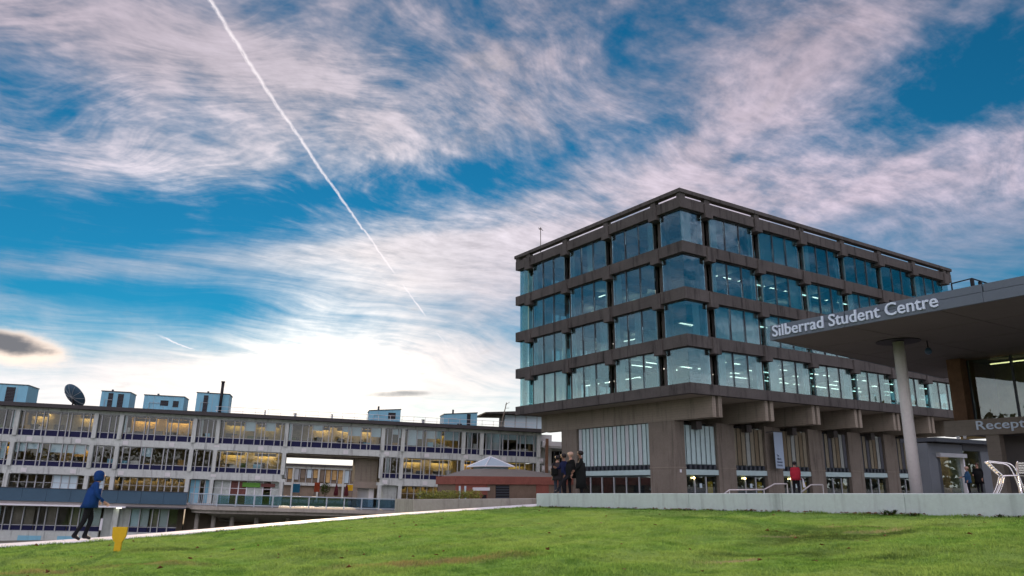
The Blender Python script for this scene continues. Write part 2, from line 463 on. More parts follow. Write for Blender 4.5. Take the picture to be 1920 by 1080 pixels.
# ================================================================== frames of the place
YAW = R(34.25)
DRv = Vector((math.cos(YAW), math.sin(YAW), 0)); DLv = Vector((-math.sin(YAW), math.cos(YAW), 0))
LIBM = Matrix.Translation((12.352, 53.595, 0)) @ Matrix.Rotation(YAW, 4, 'Z')     # x along the long front, y along the end front
CANM = Matrix.Translation((10.036, 29.636, 0)) @ Matrix.Rotation(YAW, 4, 'Z')
BLKM = Matrix.Translation((-53.36, 83.0, 0)) @ Matrix.Rotation(R(14.031), 4, 'Z') @ Matrix.Rotation(R(1.7), 4, 'Y')
_wx = (-DLv + Vector((0, 0, 0.00867))).normalized()
_wz = _wx.cross(DRv).normalized()
WALLM = Matrix(((_wx.x, DRv.x, _wz.x, 0.95), (_wx.y, DRv.y, _wz.y, 31.0), (_wx.z, DRv.z, _wz.z, -0.275), (0, 0, 0, 1)))

# ================================================================== ground
PATH = np.array([(-60, 2.0), (-40, 8.5), (-26, 13.6), (-18, 16.6), (-14.5, 18.1), (-11.96, 19.3), (-10.5, 20.15), (-9.1, 21.4), (-7.2, 23.9), (-5.6, 26.0), (-3.9, 28.0), (-1.6, 29.9), (0.9, 31.75), (4.0, 33.6)])


def smooth_line(P, n=10):
    out = []
    for i in range(len(P) - 1):
        p0, p1, p2, p3 = P[max(i - 1, 0)], P[i], P[i + 1], P[min(i + 2, len(P) - 1)]
        for k in range(n):
            u = k / n
            out.append(0.5 * ((2 * p1) + (-p0 + p2) * u + (2 * p0 - 5 * p1 + 4 * p2 - p3) * u * u + (-p0 + 3 * p1 - 3 * p2 + p3) * u ** 3))
    out.append(P[-1]); return np.array(out)


PL = smooth_line(PATH)
PT = np.gradient(PL, axis=0); PT /= np.linalg.norm(PT, axis=1)[:, None]
PN = np.stack([-PT[:, 1], PT[:, 0]], 1)                 # points away from the lawn


def path_dist(x, y):
    """signed distance beyond the near edge of the path (positive on the far side)"""
    q = np.stack([x, y], -1)[..., None, :] - PL
    d2 = (q ** 2).sum(-1); i = d2.argmin(-1)
    qq = np.take_along_axis(q, i[..., None, None], -2)[..., 0, :]
    return (qq * PN[i]).sum(-1)


def plane_z(x, y): return -1.265 + 0.03776 * x + 0.01388 * y


def hump(x, y):
    return 0.05 * np.sin(x * 0.9 + 1.3) * np.sin(y * 0.6 + 0.4) + 0.022 * np.sin(x * 2.3 + y * 1.1) + 0.014 * np.sin(x * 4.1 - y * 2.9 + 1.0) + 0.01 * np.sin(x * 7.7 + y * 6.1)


def wall_t(x, y): return (x - 0.95) * _wx.x + (y - 31.0) * _wx.y
def wall_n(x, y): return (x - 0.95) * DRv.x + (y - 31.0) * DRv.y


PATH_W = 1.15
def lawn_z(x, y):
    d = path_dist(x, y)
    verge = np.clip(np.where(x < -9.0, 0.9 + (-9.0 - x) * 0.9, 0.9), 0.9, 4.5)
    z = plane_z(x, y) + hump(x, y) * np.clip(-d / 1.5, 0, 1) * np.clip(-wall_n(x, y) / 1.2, 0.15, 1)
    over = np.clip(d - PATH_W - verge, 0, 30)
    z = z - 0.12 * np.clip(d - PATH_W, 0, 5) - over * 0.42
    z = np.maximum(z, -5.05)
    wn = wall_n(x, y); wt = wall_t(x, y)
    z = np.where((wn > 0.2) & (x > 1.0 + 0.03 * (y - 31.0)), np.minimum(z, -1.5), z)
    return z


def grass_mat(name, blade=False):
    m, t, o = newmat(name)
    pos = t.nodes.new('ShaderNodeNewGeometry').outputs['Position']
    n1 = noise(t, pos, 0.45, 4.0, 0.6); n2 = noise(t, pos, 2.6, 4.0, 0.65); n3 = noise(t, pos, 24.0, 3.0, 0.6)
    c = mixc(t, n2.step(0.3, 0.7), (0.125, 0.265, 0.045), (0.26, 0.46, 0.10))
    c = mixc(t, n1.step(0.36, 0.62) * 0.75, c, (0.31, 0.45, 0.115))
    c = mixc(t, noise(t, pos, 1.1, 5.0, 0.7).step(0.52, 0.72) * 0.55, c, (0.075, 0.14, 0.03))
    c = mixc(t, n3.step(0.35, 0.8) * 0.5, c, (0.085, 0.16, 0.03))
    # worn and dry patches in the turf: centre x, y, half-widths
    x, y, z = sep(t, pos)
    pw = vmath(t, 'ADD', pos, vmath(t, 'SCALE', noise(t, pos, 1.8, 4.0, 0.7, col=True), s=1.0).outputs[0]).outputs[0]
    dk, pl, bw = (0.035, 0.065, 0.02), (0.40, 0.32, 0.20), (0.30, 0.23, 0.11)
    for cx, cy, rx, ry, col, amt in ((5.5, 15.2, 0.9, 1.0, dk, 0.65), (5.3, 13.9, 1.0, 0.45, dk, 0.7), (7.0, 16.6, 0.55, 0.28, pl, 0.8), (6.6, 14.3, 0.7, 0.3, dk, 0.75), (6.9, 14.9, 0.5, 0.16, pl, 0.7), (5.0, 14.6, 0.45, 0.13, pl, 0.6), (7.6, 16.0, 1.1, 0.4, dk, 0.6),
                                     (3.9, 12.3, 0.9, 0.35, dk, 0.65), (3.1, 11.4, 0.4, 0.14, pl, 0.7), (4.7, 11.1, 0.7, 0.2, dk, 0.5), (-1.2, 12.5, 1.3, 0.42, bw, 0.75), (-5.9, 13.5, 0.8, 0.25, bw, 0.6), (-7.4, 12.9, 0.9, 0.22, bw, 0.65), (-7.3, 17.2, 0.7, 0.45, dk, 0.6), (-3.4, 14.6, 0.9, 0.3, dk, 0.35)):
        mm = mapping(t, pw, (cx + 0.5, cy + 0.5, 0), (0, 0, 0), (rx, ry, 1000))
        k = X(t, vmath(t, 'LENGTH', mm).outputs['Value']).step(1.9, 0.3) * noise(t, pos, 5.0, 4.0, 0.7).step(0.30, 0.52)
        c = mixc(t, k * amt, c, col)
    b = t.nodes.new('ShaderNodeBsdfPrincipled'); b.inputs['Roughness'].default_value = 0.9; b.inputs['Specular IOR Level'].default_value = 0.0
    t.links.new(c, b.inputs['Base Color'])
    if blade:
        tl = t.nodes.new('ShaderNodeBsdfTranslucent'); t.links.new(c, tl.inputs[0])
        mx = t.nodes.new('ShaderNodeMixShader'); mx.inputs[0].default_value = 0.35
        t.links.new(b.outputs[0], mx.inputs[1]); t.links.new(tl.outputs[0], mx.inputs[2]); t.links.new(mx.outputs[0], o.inputs[0])
    else:
        bn = t.nodes.new('ShaderNodeBump'); bn.inputs['Strength'].default_value = 0.8; bn.inputs['Distance'].default_value = 0.03
        t.links.new((n3 + noise(t, pos, 70.0, 2.0, 0.6) * 0.6).k, bn.inputs['Height']); t.links.new(bn.outputs[0], b.inputs['Normal'])
        t.links.new(b.outputs[0], o.inputs[0])
    return m


M['turf'] = grass_mat('turf')
M['blade'] = grass_mat('grass blades', True)
M['leaf_brown'] = surf('dead leaf', (0.16, 0.065, 0.025), 0.8, 0.5, 3.0, 20.0)
M['weed'] = surf('weed leaf', (0.03, 0.055, 0.015), 0.8, 0.3, 3.0, 20.0)

struct('ground', MB().add([(-3000, -3000, -5.1), (3000, -3000, -5.1), (3000, 3000, -5.1), (-3000, 3000, -5.1)], [(0, 1, 2, 3)]), M['ground'])

xs = np.concatenate([np.arange(-44, -16, 1.0), np.arange(-16, 16, 0.22), np.arange(16, 40, 1.0)])
ys = np.concatenate([np.arange(-30, 8, 1.0), np.arange(8, 36, 0.22), np.arange(36, 52, 0.8)])
gx, gy = np.meshgrid(xs, ys); gz = lawn_z(gx, gy)
nx, ny = len(xs), len(ys)
me = bpy.data.meshes.new('lawn')
idx = np.arange(nx * ny).reshape(ny, nx)
quads = np.stack([idx[:-1, :-1], idx[:-1, 1:], idx[1:, 1:], idx[1:, :-1]], -1).reshape(-1, 4)
me.from_pydata(np.stack([gx, gy, gz], -1).reshape(-1, 3).tolist(), [], quads.tolist())
me.materials.append(M['turf']); me.polygons.foreach_set('use_smooth', [True] * len(me.polygons))
lawn = link('lawn', me); lawn['kind'] = 'structure'

# pale path along the edge of the lawn, a thin slab with rounded edges
mb = MB(); rr = []
for p, n in zip(PL, PN):
    row = []
    for d, h in ((-0.02, -0.10), (0.0, 0.0), (0.03, 0.01), (PATH_W / 2, 0.02), (PATH_W - 0.03, 0.01), (PATH_W, 0.0), (PATH_W + 0.02, -0.25)):
        q = p + n * d; row.append((q[0], q[1], plane_z(q[0], q[1]) + h))
    rr.append(row)
mb.rings(rr, True)
pathb = struct('path', mb, M['mortar'])
acc, st0 = 0.0, 0
for i in range(1, len(PL)):
    acc += float(np.linalg.norm(PL[i] - PL[i - 1]))
    if (acc > 1.15 or i == len(PL) - 1) and -26 < PL[i][0]:
        mb = MB(); rr = []
        for j in (st0, (st0 + i) // 2, i):
            q0 = PL[j]; g = 0.008 * PT[j] * (1 if j == st0 else -1 if j == i else 0); row = []
            for d, h in ((-0.03, -0.05), (-0.03, 0.068), (0.0, 0.085), (PATH_W, 0.085), (PATH_W + 0.03, 0.068), (PATH_W + 0.03, -0.05)):
                q = q0 + PN[j] * d + g; row.append((q[0], q[1], plane_z(q[0], q[1]) + h - 0.035))
            rr.append(row)
        mb.rings(rr, True); mb.build('paving_slab', M['path'], pathb)
    if acc > 1.15: acc, st0 = 0.0, i


def build_grass():
    n = 330000
    u = rng.random(n)
    Y = 8.5 * (36.0 / 8.5) ** u
    Xx = (rng.random(n) * 2 - 1) * Y * 0.70
    d = path_dist(Xx[:, None], Y[:, None])[:, 0] if n < 20000 else np.concatenate([path_dist(Xx[i:i + 6000], Y[i:i + 6000]) for i in range(0, n, 6000)])
    wn, wt = wall_n(Xx, Y), wall_t(Xx, Y)
    keep = (d < 0.02) & ~((wn > -0.01) & (wt > -0.05))
    keep |= (d > PATH_W + 0.02) & (d < PATH_W + 4.5) & (Xx < 1.0)
    Xx, Y = Xx[keep], Y[keep]; n = len(Xx)
    Z = np.concatenate([lawn_z(Xx[i:i + 6000], Y[i:i + 6000]) for i in range(0, n, 6000)])
    pat = 0.5 + 0.5 * np.sin(Xx * 1.7 + 2 * np.sin(Y * 0.9)) * np.sin(Y * 1.3 + 1.5 * np.sin(Xx * 1.1))
    h = (0.018 + 0.030 * rng.random(n)) * (0.55 + 0.8 * pat); w = (0.005 + 0.006 * rng.random(n)) * (0.7 + Y / 26.0)
    a = rng.random(n) * math.pi; lean = (rng.random((n, 2)) - 0.5) * 0.07
    # ragged longer grass where the mower does not reach: along the wall foot and the path edge
    ne = 9000
    tt = rng.random(ne) * 24.5; off = -0.01 - np.abs(rng.normal(size=ne)) * 0.05
    ex = 0.95 + _wx.x * tt + DRv.x * off; ey = 31.0 + _wx.y * tt + DRv.y * off
    ii = rng.integers(30, len(PL) - 12, ne); oo = -0.03 - np.abs(rng.normal(size=ne)) * 0.06
    fx = PL[ii, 0] + PN[ii, 0] * oo + rng.normal(size=ne) * 0.12 * PT[ii, 0]; fy = PL[ii, 1] + PN[ii, 1] * oo + rng.normal(size=ne) * 0.12 * PT[ii, 1]
    Xe, Ye = np.r_[ex, fx], np.r_[ey, fy]; Ze = plane_z(Xe, Ye)
    clump = 0.4 + 0.6 * (np.sin(Xe * 5.1 + Ye * 3.3) * np.sin(Xe * 2.2 - Ye * 4.7) + 1) / 2
    he = (0.03 + 0.075 * rng.random(2 * ne)) * clump; we = 0.006 + 0.008 * rng.random(2 * ne)
    Xx, Y, Z, h, w = np.r_[Xx, Xe], np.r_[Y, Ye], np.r_[Z, Ze], np.r_[h, he], np.r_[w, we]
    n = len(Xx); a = rng.random(n) * math.pi; lean = (rng.random((n, 2)) - 0.5) * 0.07
    V = np.empty((n, 3, 3))
    V[:, 0] = np.stack([Xx - np.cos(a) * w, Y - np.sin(a) * w, Z - 0.01], 1)
    V[:, 1] = np.stack([Xx + np.cos(a) * w, Y + np.sin(a) * w, Z - 0.01], 1)
    V[:, 2] = np.stack([Xx + lean[:, 0], Y + lean[:, 1], Z + h], 1)
    me = bpy.data.meshes.new('grass'); me.vertices.add(n * 3); me.loops.add(n * 3); me.polygons.add(n)
    me.vertices.foreach_set('co', V.reshape(-1)); me.loops.foreach_set('vertex_index', np.arange(n * 3, dtype=np.int32))
    me.polygons.foreach_set('loop_start', np.arange(0, n * 3, 3, dtype=np.int32)); me.update(); me.validate()
    me.materials.append(M['blade'])
    tag(link('grass', me), 'short green lawn grass in front of the low concrete wall', 'grass', kind='stuff')


build_grass()

# fallen leaves and weeds along the foot of the wall and strewn on the lawn
lf, wd = MB(), MB()
for i in range(690):
    if i < 560:
        tt = 24 * random.random() ** 0.8; off = -abs(random.gauss(0.02, 0.12)) - 0.02
        x = 0.95 + _wx.x * tt + DRv.x * off; y = 31 + _wx.y * tt + DRv.y * off
        if math.sin(tt * 1.9) + 0.7 * math.sin(tt * 4.3 + 1) < random.uniform(-1.2, 0.8): continue
    else:
        y = random.uniform(9, 29); x = random.uniform(-0.6, 0.6) * y
        if float(path_dist(np.array([x]), np.array([y]))[0]) > -0.2 or wall_n(x, y) > -0.2: continue
    z = float(lawn_z(np.array([x]), np.array([y]))[0]) + 0.045
    s = random.uniform(0.025, 0.06); a = random.random() * 6.28
    c, sn = math.cos(a) * s, math.sin(a) * s; k = random.uniform(0.1, 0.8) * s
    lf.add([(x - c, y - sn, z), (x + sn * .6, y - c * .6, z + k), (x + c, y + sn, z + k * .4), (x - sn * .6, y + c * .6, z + k * 1.3), (x, y, z + k * .1)], [(0, 1, 4), (1, 2, 4), (2, 3, 4), (3, 0, 4)])
tag(lf.build('fallen_leaves', M['leaf_brown']), 'brown fallen leaves along the foot of the concrete wall', 'leaves', kind='stuff')
for tt, nn, hh in [(random.uniform(0.5, 11), random.randint(5, 12), random.uniform(0.05, 0.10)) for _ in range(26)] + [(14.35, 26, 0.17), (15.0, 14, 0.10), (16.8, 16, 0.10), (17.1, 14, 0.08)]:
    x0 = 0.95 + _wx.x * tt - DRv.x * 0.05; y0 = 31 + _wx.y * tt - DRv.y * 0.05
    for _ in range(nn):
        a = random.random() * 6.28; l = random.uniform(0.4, 1.0) * hh; x = x0 + random.gauss(0, 0.09); y = y0 - abs(random.gauss(0, 0.04))
        z = float(plane_z(x, y)); w = l * 0.28
        wd.add([(x, y, z), (x + math.cos(a) * l * .6 - math.sin(a) * w, y + math.sin(a) * l * .6 + math.cos(a) * w, z + l * .7), (x + math.cos(a) * l, y + math.sin(a) * l, z + l), (x + math.cos(a) * l * .6 + math.sin(a) * w, y + math.sin(a) * l * .6 - math.cos(a) * w, z + l * .7)], [(0, 1, 2, 3)])
tag(wd.build('weeds', M['weed']), 'dark green weeds sprouting along the foot of the concrete wall', 'weeds', kind='stuff')

# low concrete wall
wall = empty('retaining_wall', WALLM, 'low pale concrete wall along the top of the lawn', 'wall')
edges = [0.0, 1.1, 4.5, 7.9, 11.28, 14.7, 18.1, 21.5, 24.9]
for a, b in zip(edges[:-1], edges[1:]):
    MB().bbox(a + 0.004, b - 0.004, 0.0, 0.5, -1.1, 0.0, 0.018).build('concrete_panel', M['wall_conc'], wall)

# plaza behind the wall
def plaza_z(x, y): return -0.45 + 0.01445 * wall_t(x, y)
pp = [(0.95 + _wx.x * 24.9 + DRv.x * 0.505, 31 + _wx.y * 24.9 + DRv.y * 0.505), (45, 8), (85, 60), (60, 95), (2.2, 75), (0.95 + DRv.x * 0.505, 31 + DRv.y * 0.505)]
mb = MB(); n = len(pp)
mb.add([(x, y, plaza_z(x, y)) for x, y in pp] + [(x, y, plaza_z(x, y) - 0.6) for x, y in pp], [tuple(range(n)), tuple(range(2 * n - 1, n - 1, -1))] + [(i, n + i, n + (i + 1) % n, (i + 1) % n) for i in range(n)])
struct('plaza', mb, M['paving'])

# ================================================================== library
LL, LR = 21.34, 38.66
ZB = [(6.27, 7.01), (9.59, 10.45), (13.02, 13.89), (16.50, 17.34), (19.93, 20.75)]       # concrete bands, bottom and top
RB = [2.95 + 5.76 * k for k in range(7)]          # bracket lines along the long front
LB = [2.84 + 5.49 * k for k in range(4)]          # and along the end front
lib = empty('library_building', LIBM, 'dark four storey concrete library with glass bays above a recessed ground floor', 'building')


def face(y_is_x):
    """maps (along, inward, z) to the library's own x, y, z"""
    return (lambda a, d, z: (a, d, z)) if not y_is_x else (lambda a, d, z: (d, a, z))


def abox(mb, side, a0, a1, d0, d1, z0, z1):
    if side == 'long': mb.box(a0, a1, d0, d1, z0, z1)
    elif side == 'end': mb.box(d0, d1, a0, a1, z0, z1)
    elif side == 'back': mb.box(a0, a1, LL - d1, LL - d0, z0, z1)
    else: mb.box(LR - d1, LR - d0, a0, a1, z0, z1)


def apiece(name, mat, par, side, a0, a1, d0, d1, z0, z1):
    if side == 'long': return piece(name, mat, par, a0, a1, d0, d1, z0, z1)
    if side == 'end': return piece(name, mat, par, d0, d1, a0, a1, z0, z1)
    if side == 'back': return piece(name, mat, par, a0, a1, LL - d1, LL - d0, z0, z1)
    return piece(name, mat, par, LR - d1, LR - d0, a0, a1, z0, z1)


SIDES = {'long': (LR, RB), 'end': (LL, LB), 'back': (LR, RB), 'rear_end': (LL, LB)}
# bands: a hollow ring of concrete at each floor, with its chamfered outer lip
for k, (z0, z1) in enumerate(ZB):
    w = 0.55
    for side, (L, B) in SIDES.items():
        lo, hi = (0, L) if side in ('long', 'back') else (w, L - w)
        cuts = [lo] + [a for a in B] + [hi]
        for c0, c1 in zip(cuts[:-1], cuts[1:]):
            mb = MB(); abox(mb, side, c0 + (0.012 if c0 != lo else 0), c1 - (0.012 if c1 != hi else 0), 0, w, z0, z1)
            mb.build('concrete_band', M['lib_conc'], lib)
    # floor plate and ceiling behind the band
    if k < 4: piece('floor_slab', M['lib_floor'], lib, w + .003, LR - w - .003, w + .003, LL - w - .003, z0 + 0.25, z1 - 0.06)
    else: piece('roof_slab', M['lib_floor'], lib, w + .003, LR - w - .003, w + .003, LL - w - .003, z0 + 0.1, z1 - 0.1)
    if k: piece('ceiling', M['ceil'], lib, w + 0.25, LR - w - 0.25, w + 0.25, LL - w - 0.25, z0 + 0.02, z0 + 0.08)
    # brackets: stub beam ends under and through the band
    if k:
        for side, (L, B) in SIDES.items():
            if side in ('back', 'rear_end'): continue
            for a in B:
                mb = MB(); c = 0.03
                o = -0.14
                P = [(a - 0.42, o + c), (a - 0.42 + c, o), (a + 0.42 - c, o), (a + 0.42, o + c), (a + 0.42, 0.9), (a - 0.42, 0.9)]
                zz0, zz1 = z0 - 0.34, z1 - 0.10
                if side == 'end': P = [(d, b) for b, d in P][::-1]
                mb.prism(P, zz0, zz1); mb.build('bracket', M['lib_conc'], lib)
                # paired beams behind the glass
                for s in (-0.78, 0.78):
                    apiece('ceiling_beam', M['lib_conc'], lib, side, a + s - 0.17, a + s + 0.17, 0.92, 5.0, z0 - 0.62, z0 + 0.24)

# roof edge: thin rail carried on posts above the top band
ZR0, ZR1 = 21.07, 21.36
for side, (L, B) in SIDES.items():
    lo, hi = (-0.1, L + 0.1) if side in ('long', 'back') else (0.42, L - 0.42)
    d0, d1 = -0.1, 0.42
    mb = MB(); abox(mb, side, lo, hi, d0, d1, ZR0, ZR1); mb.build('roof_rail', M['lib_conc'], lib)
    if side in ('back', 'rear_end'): continue
    for a in B + ([0.3] if side == 'long' else []) + ([L - 0.3]):
        apiece('roof_post', M['lib_conc'], lib, side, a - 0.28, a + 0.28, 0.02, 0.38, 20.75, ZR0)
piece('parapet_upstand', M['lib_conc'], lib, 21.0, LR - 0.5, 1.2, 1.5, 20.76, 21.06)

# glass bays
lit = random.Random(5)
def curtain(a0, a1, side, z0, z1, par):
    mb = MB(); n = 12; fr, bk = [], []
    for i in range(n + 1):
        a = a0 + (a1 - a0) * i / n; d = 0.52 + (0.035 if i % 2 else -0.035)
        p = (a, d) if side == 'long' else (d, a)
        fr.append((p[0], p[1], z0)); bk.append((p[0], p[1], z1))
    o = len(mb.v); mb.add(fr + bk, [(i, i + 1, n + 2 + i, n + 1 + i) for i in range(n)])
    mb.build('curtain', M['curtain'], par)


CUR = {('end', 3): {2: [0.0, 0.45], 1: [2.2]}, ('end', 2): {1: [0.0, 2.3], 2: [0.2], 3: [1.4]}}
for k in range(4):
    z0, z1 = ZB[k][1] - 0.02, ZB[k + 1][0] + 0.02
    for side, (L, B) in SIDES.items():
        seen = side in ('long', 'end')
        g0, g1 = 0.30, 0.325
        bays = [(0.30, B[0] - 0.42)] + [(B[i] + 0.42, B[i + 1] - 0.42) for i in range(len(B) - 1)] + [(B[-1] + 0.42, L - 0.30)]
        for bi, (a0, a1) in enumerate(bays):
            corner_lo, corner_hi = bi == 0, bi == len(bays) - 1
            if a1 - a0 < 0.5: continue
            win = None
            np_ = 1 if (corner_lo or corner_hi) else 3
            win = sub('window_bay', lib)
            apiece('sill', M['dark_metal'], win, side, a0, a1, g0 - 0.02, g1 + 0.05, z0, z0 + 0.07)
            apiece('head', M['dark_metal'], win, side, a0, a1, g0 - 0.02, g1 + 0.05, z1 - 0.07, z1)
            st = (a1 - a0) / np_
            for j in range(np_):
                p0, p1 = a0 + j * st + 0.03, a0 + (j + 1) * st - 0.03
                po = apiece('pane', M['glass_lib'], win, side, p0, p1, g0, g1, z0 + 0.07, z1 - 0.07)
                po.rotation_euler = (R(lit.gauss(0, .12)), R(lit.gauss(0, .12)), R(lit.gauss(0, .35)))
                if j: apiece('mullion', M['dark_metal'], win, side, a0 + j * st - 0.03, a0 + j * st + 0.03, g0 - 0.05, g1 + 0.10, z0, z1)
            # glass returns running back to the column
            for e, outer in ((a0, corner_lo), (a1, corner_hi)):
                if outer: continue
                s = 0.012
                apiece('return_pane', M['glass_edge'], win, side, e - s, e + s, g1 + 0.06, g1 + 0.5, z0, z1)
            if seen and not (corner_lo and side == 'end'):
                r = lit.random()
                sel = []
                if r < 0.30: sel = [(a0 + 0.1, a0 + 0.1 + lit.uniform(0.5, 1.3))]
                elif r < 0.46: sel = [(a1 - lit.uniform(0.6, 1.6), a1 - 0.1)]
                elif r < 0.54: sel = [(a0 + 0.1, a1 - 0.1)]
                elif r < 0.70: sel = [(a0 + (a1 - a0) * .4, a0 + (a1 - a0) * .4 + 0.7)]
                if np_ == 3:
                    if lit.random() < .75: sel.append((a0 + 0.04, a0 + lit.uniform(.22, .42)))
                    if lit.random() < .75: sel.append((a1 - lit.uniform(.22, .42), a1 - 0.04))
                for c0, c1 in sel: curtain(c0, c1, side, z0 + 0.1, z1 - 0.05, win)
        for a in B:
            apiece('column', M['lib_conc'], lib, side, a - 0.30, a + 0.30, 0.75, 1.35, z0, z1)
    # core and bookshelves
    piece('core_wall', M['core'], lib, 12.0, 33.0, 8.0, 15.0, z0, z1)
    for i in range(6):
        piece('bookcase', M['desk'], lib, 9.0 + 4.4 * i, 9.4 + 4.4 * i, 4.2, 7.4, z0, z0 + 1.5)
    # ceiling light strips, in rows along the long front
    rows = {3: [(9.0, .35)], 2: [(2.2, .75), (6.0, .5)], 1: [(2.3, .5), (5.0, .5)], 0: [(1.9, .95), (3.6, .9), (5.4, .9), (7.0, .8)]}[k]
    for d, pr in rows:
        x = 1.2
        while x < LR - 3:
            if lit.random() < pr: piece('light_strip', M['strip'], lib, x, x + 2.1, d, d + 0.10, z1 - 0.46, z1 - 0.40)
            x += 2.88
    for d, pr in ((3.0, .35), (6.5, .5)):
        y = 9.0
        while y < LL - 2:
            if lit.random() < pr and k < 3: piece('light_strip', M['strip'], lib, d, d + 0.10, y, y + 1.9, z1 - 0.46, z1 - 0.40)
            y += 2.75
# desks and chairs along the lowest glazed floor
for i in range(26):
    x = 2.2 + i * 1.36; z = ZB[0][1] - 0.06
    piece('desk', M['desk'], lib, x, x + 1.1, 1.7, 2.4, z + 0.66, z + 0.72)
    if i % 2: piece('desk_screen', M['desk'], lib, x + .2, x + .75, 2.1, 2.15, z + 0.74, z + 1.12)
    if i > 9: piece('chair_back', M['orange'], lib, x + .3, x + .75, 1.35, 1.42, z + 0.45, z + 0.9)

# underside of the big tray and the paired cantilever beams
piece('tray_soffit', M['lib_soffit'], lib, 0.56, LR - 0.56, 0.56, LL - 0.56, 6.27, 6.40)
for a in RB:
    for s in (-0.45, 0.20):
        piece('cantilever_beam', M['lib_soffit'], lib, a + s, a + s + 0.36, 0.32, LL - 0.6, 4.78, 6.268)
# recessed ground floor: piers, louvred windows, doors
GX, GY, G0 = 2.52, 4.1, -0.75
piece('pier', M['lib_pier'], lib, GX, GX + 1.0, GY, GY + 2.75, G0, 4.776)
piece('pier', M['lib_pier'], lib, GX, GX + 0.9, 15.7, 17.8, G0, 4.776)
piece('pier_string', M['lib_soffit'], lib, GX - .03, GX + 1.03, GY - .03, GY + 2.78, 1.33, 1.40)
for k in range(7):
    a0 = 7.1 + 5.76 * k
    if a0 > LR - 2: break
    piece('pier', M['lib_pier'], lib, a0, a0 + 2.0, GY, GY + 1.1, G0, 4.776)
    piece('pier_string', M['lib_soffit'], lib, a0 - .02, a0 + 2.02, GY - .03, GY + 1.12, 1.33, 1.38)
    piece('pier_cap', M['lib_conc'], lib, a0 - 2.6, a0 - 2.0, GY - 0.35, GY + .4, 4.2, 4.777)
piece('pier_infill', M['lib_pier'], lib, GX + 0.3, 3.3, GY + 0.004, GY + .9, G0, 4.775)
M['blind_back'] = surf('grey green window backing', (0.09, 0.13, 0.13), 0.7, 0.2, 2.0, 20.0)
def louvred(side, a0, a1, d, z0, z1, n, lit_mat, zs):
    """window with slim pale vertical blinds, louvre blades below and a sill band"""
    fr = MB(); abox(fr, side, a0, a1, d + 0.32, d + 0.40, z0, z1)
    w = fr.build('louvred_window', M['blind_back'], lib)
    st = (a1 - a0) / n
    for j in range(n):
        b0 = a0 + j * st
        mb = MB(); q = 0.43 * st
        pts = [(b0 + st / 2 - q, d + 0.22), (b0 + st / 2, d + 0.12), (b0 + st / 2 + q, d + 0.22), (b0 + st / 2, d + 0.28)]
        if side == 'end': pts = [(y, x) for x, y in pts][::-1]
        mb.prism(pts, zs, z1 - 0.05); mb.build('blind_slat', lit_mat[j % len(lit_mat)], w)
        apiece('louvre_box', M['dark_metal'], w, side, b0 + 0.12 * st, b0 + 0.55 * st, d + 0.02, d + 0.30, zs - 0.36, zs - 0.06)
    apiece('sill_band', M['louvre'], w, side, a0, a1, d + 0.03, d + 0.36, zs - 0.78, zs - 0.40)
    apiece('pane', M['glass_dark'], w, side, a0, a1, d + 0.29, d + 0.31, zs - 0.02, z1)
def doors(side, a0, a1, d, n, lamps):
    fr = MB(); abox(fr, side, a0, a1, d + 0.42, d + 0.5, G0, 0.72)
    w = fr.build('doorway', M['black'], lib)
    st = (a1 - a0) / n
    for j in range(n):
        apiece('door_frame', M['mullion'], w, side, a0 + j * st - 0.05, a0 + j * st + 0.05, d + 0.20, d + 0.30, G0, 0.715)
        apiece('door_pane', M['glass_dark'], w, side, a0 + j * st + 0.06, a0 + (j + 1) * st - 0.06, d + 0.24, d + 0.26, G0 + 0.1, 0.715)
        if lamps and j == 1: apiece('door_notice', M['blind'], w, side, a0 + (j + .4) * st, a0 + (j + .6) * st, d + 0.18, d + 0.2, -0.1, 0.22)
    if lamps: apiece('door_lamp', M['lampglow'], w, side, a0 + .28 * (a1 - a0), a0 + .28 * (a1 - a0) + 0.12, d + 0.1, d + 0.19, 0.56, 0.68)
louvred('end', 6.87, 15.68, GX, 0.72, 4.776, 18, [M['louvre'], M['louvre'], M['curtain']], 1.62)
doors('end', 6.87, 15.68, GX, 6, False)
M['blind_pale'] = surf('grey green vertical blind', (0.26, 0.30, 0.27), 0.7, 0.2, 2.0, 20.0)
M['blind_dim'] = surf('olive vertical blind', (0.20, 0.19, 0.13), 0.7, 0.2, 2.0, 20.0)
M['blind_warm'] = surf('amber lit blind', (0.15, 0.13, 0.08), 0.7, 0.2, 2.0, 20.0)
for k in range(6):
    a0 = 3.34 + 5.76 * k
    mats = [M['louvre']] if k == 0 else ([M['blind_dim'], M['blind_warm'], M['blind_dim'], M['blind_pale']] if k in (1, 2) else [M['dark_metal'], M['blind_dim'], M['dark_metal'], M['blind_dim'], M['blind_warm'], M['blind_pale'], M['dark_metal']])
    louvred('long', a0, a0 + 3.74, GY, 0.72, 4.55, 7, mats, 1.62)
    doors('long', a0, a0 + 3.74, GY, 3, k < 3)
    piece('door_poster', M['yellow'] if k < 3 else M['room_warm'], lib, a0 + 2.75, a0 + 3.3, GY + 0.30, GY + 0.33, -0.6, 0.35)
piece('ground_core', M['black'], lib, GX + 1.1, LR - 3.0, GY + 1.2, 17.5, G0, 4.77)
for x, y in ((2.52 + 1.2, GY - .02),):
    piece('wall_notice', M['white_paint'], lib, 2.85, 3.02, GY - .03, GY, 1.0, 1.22)
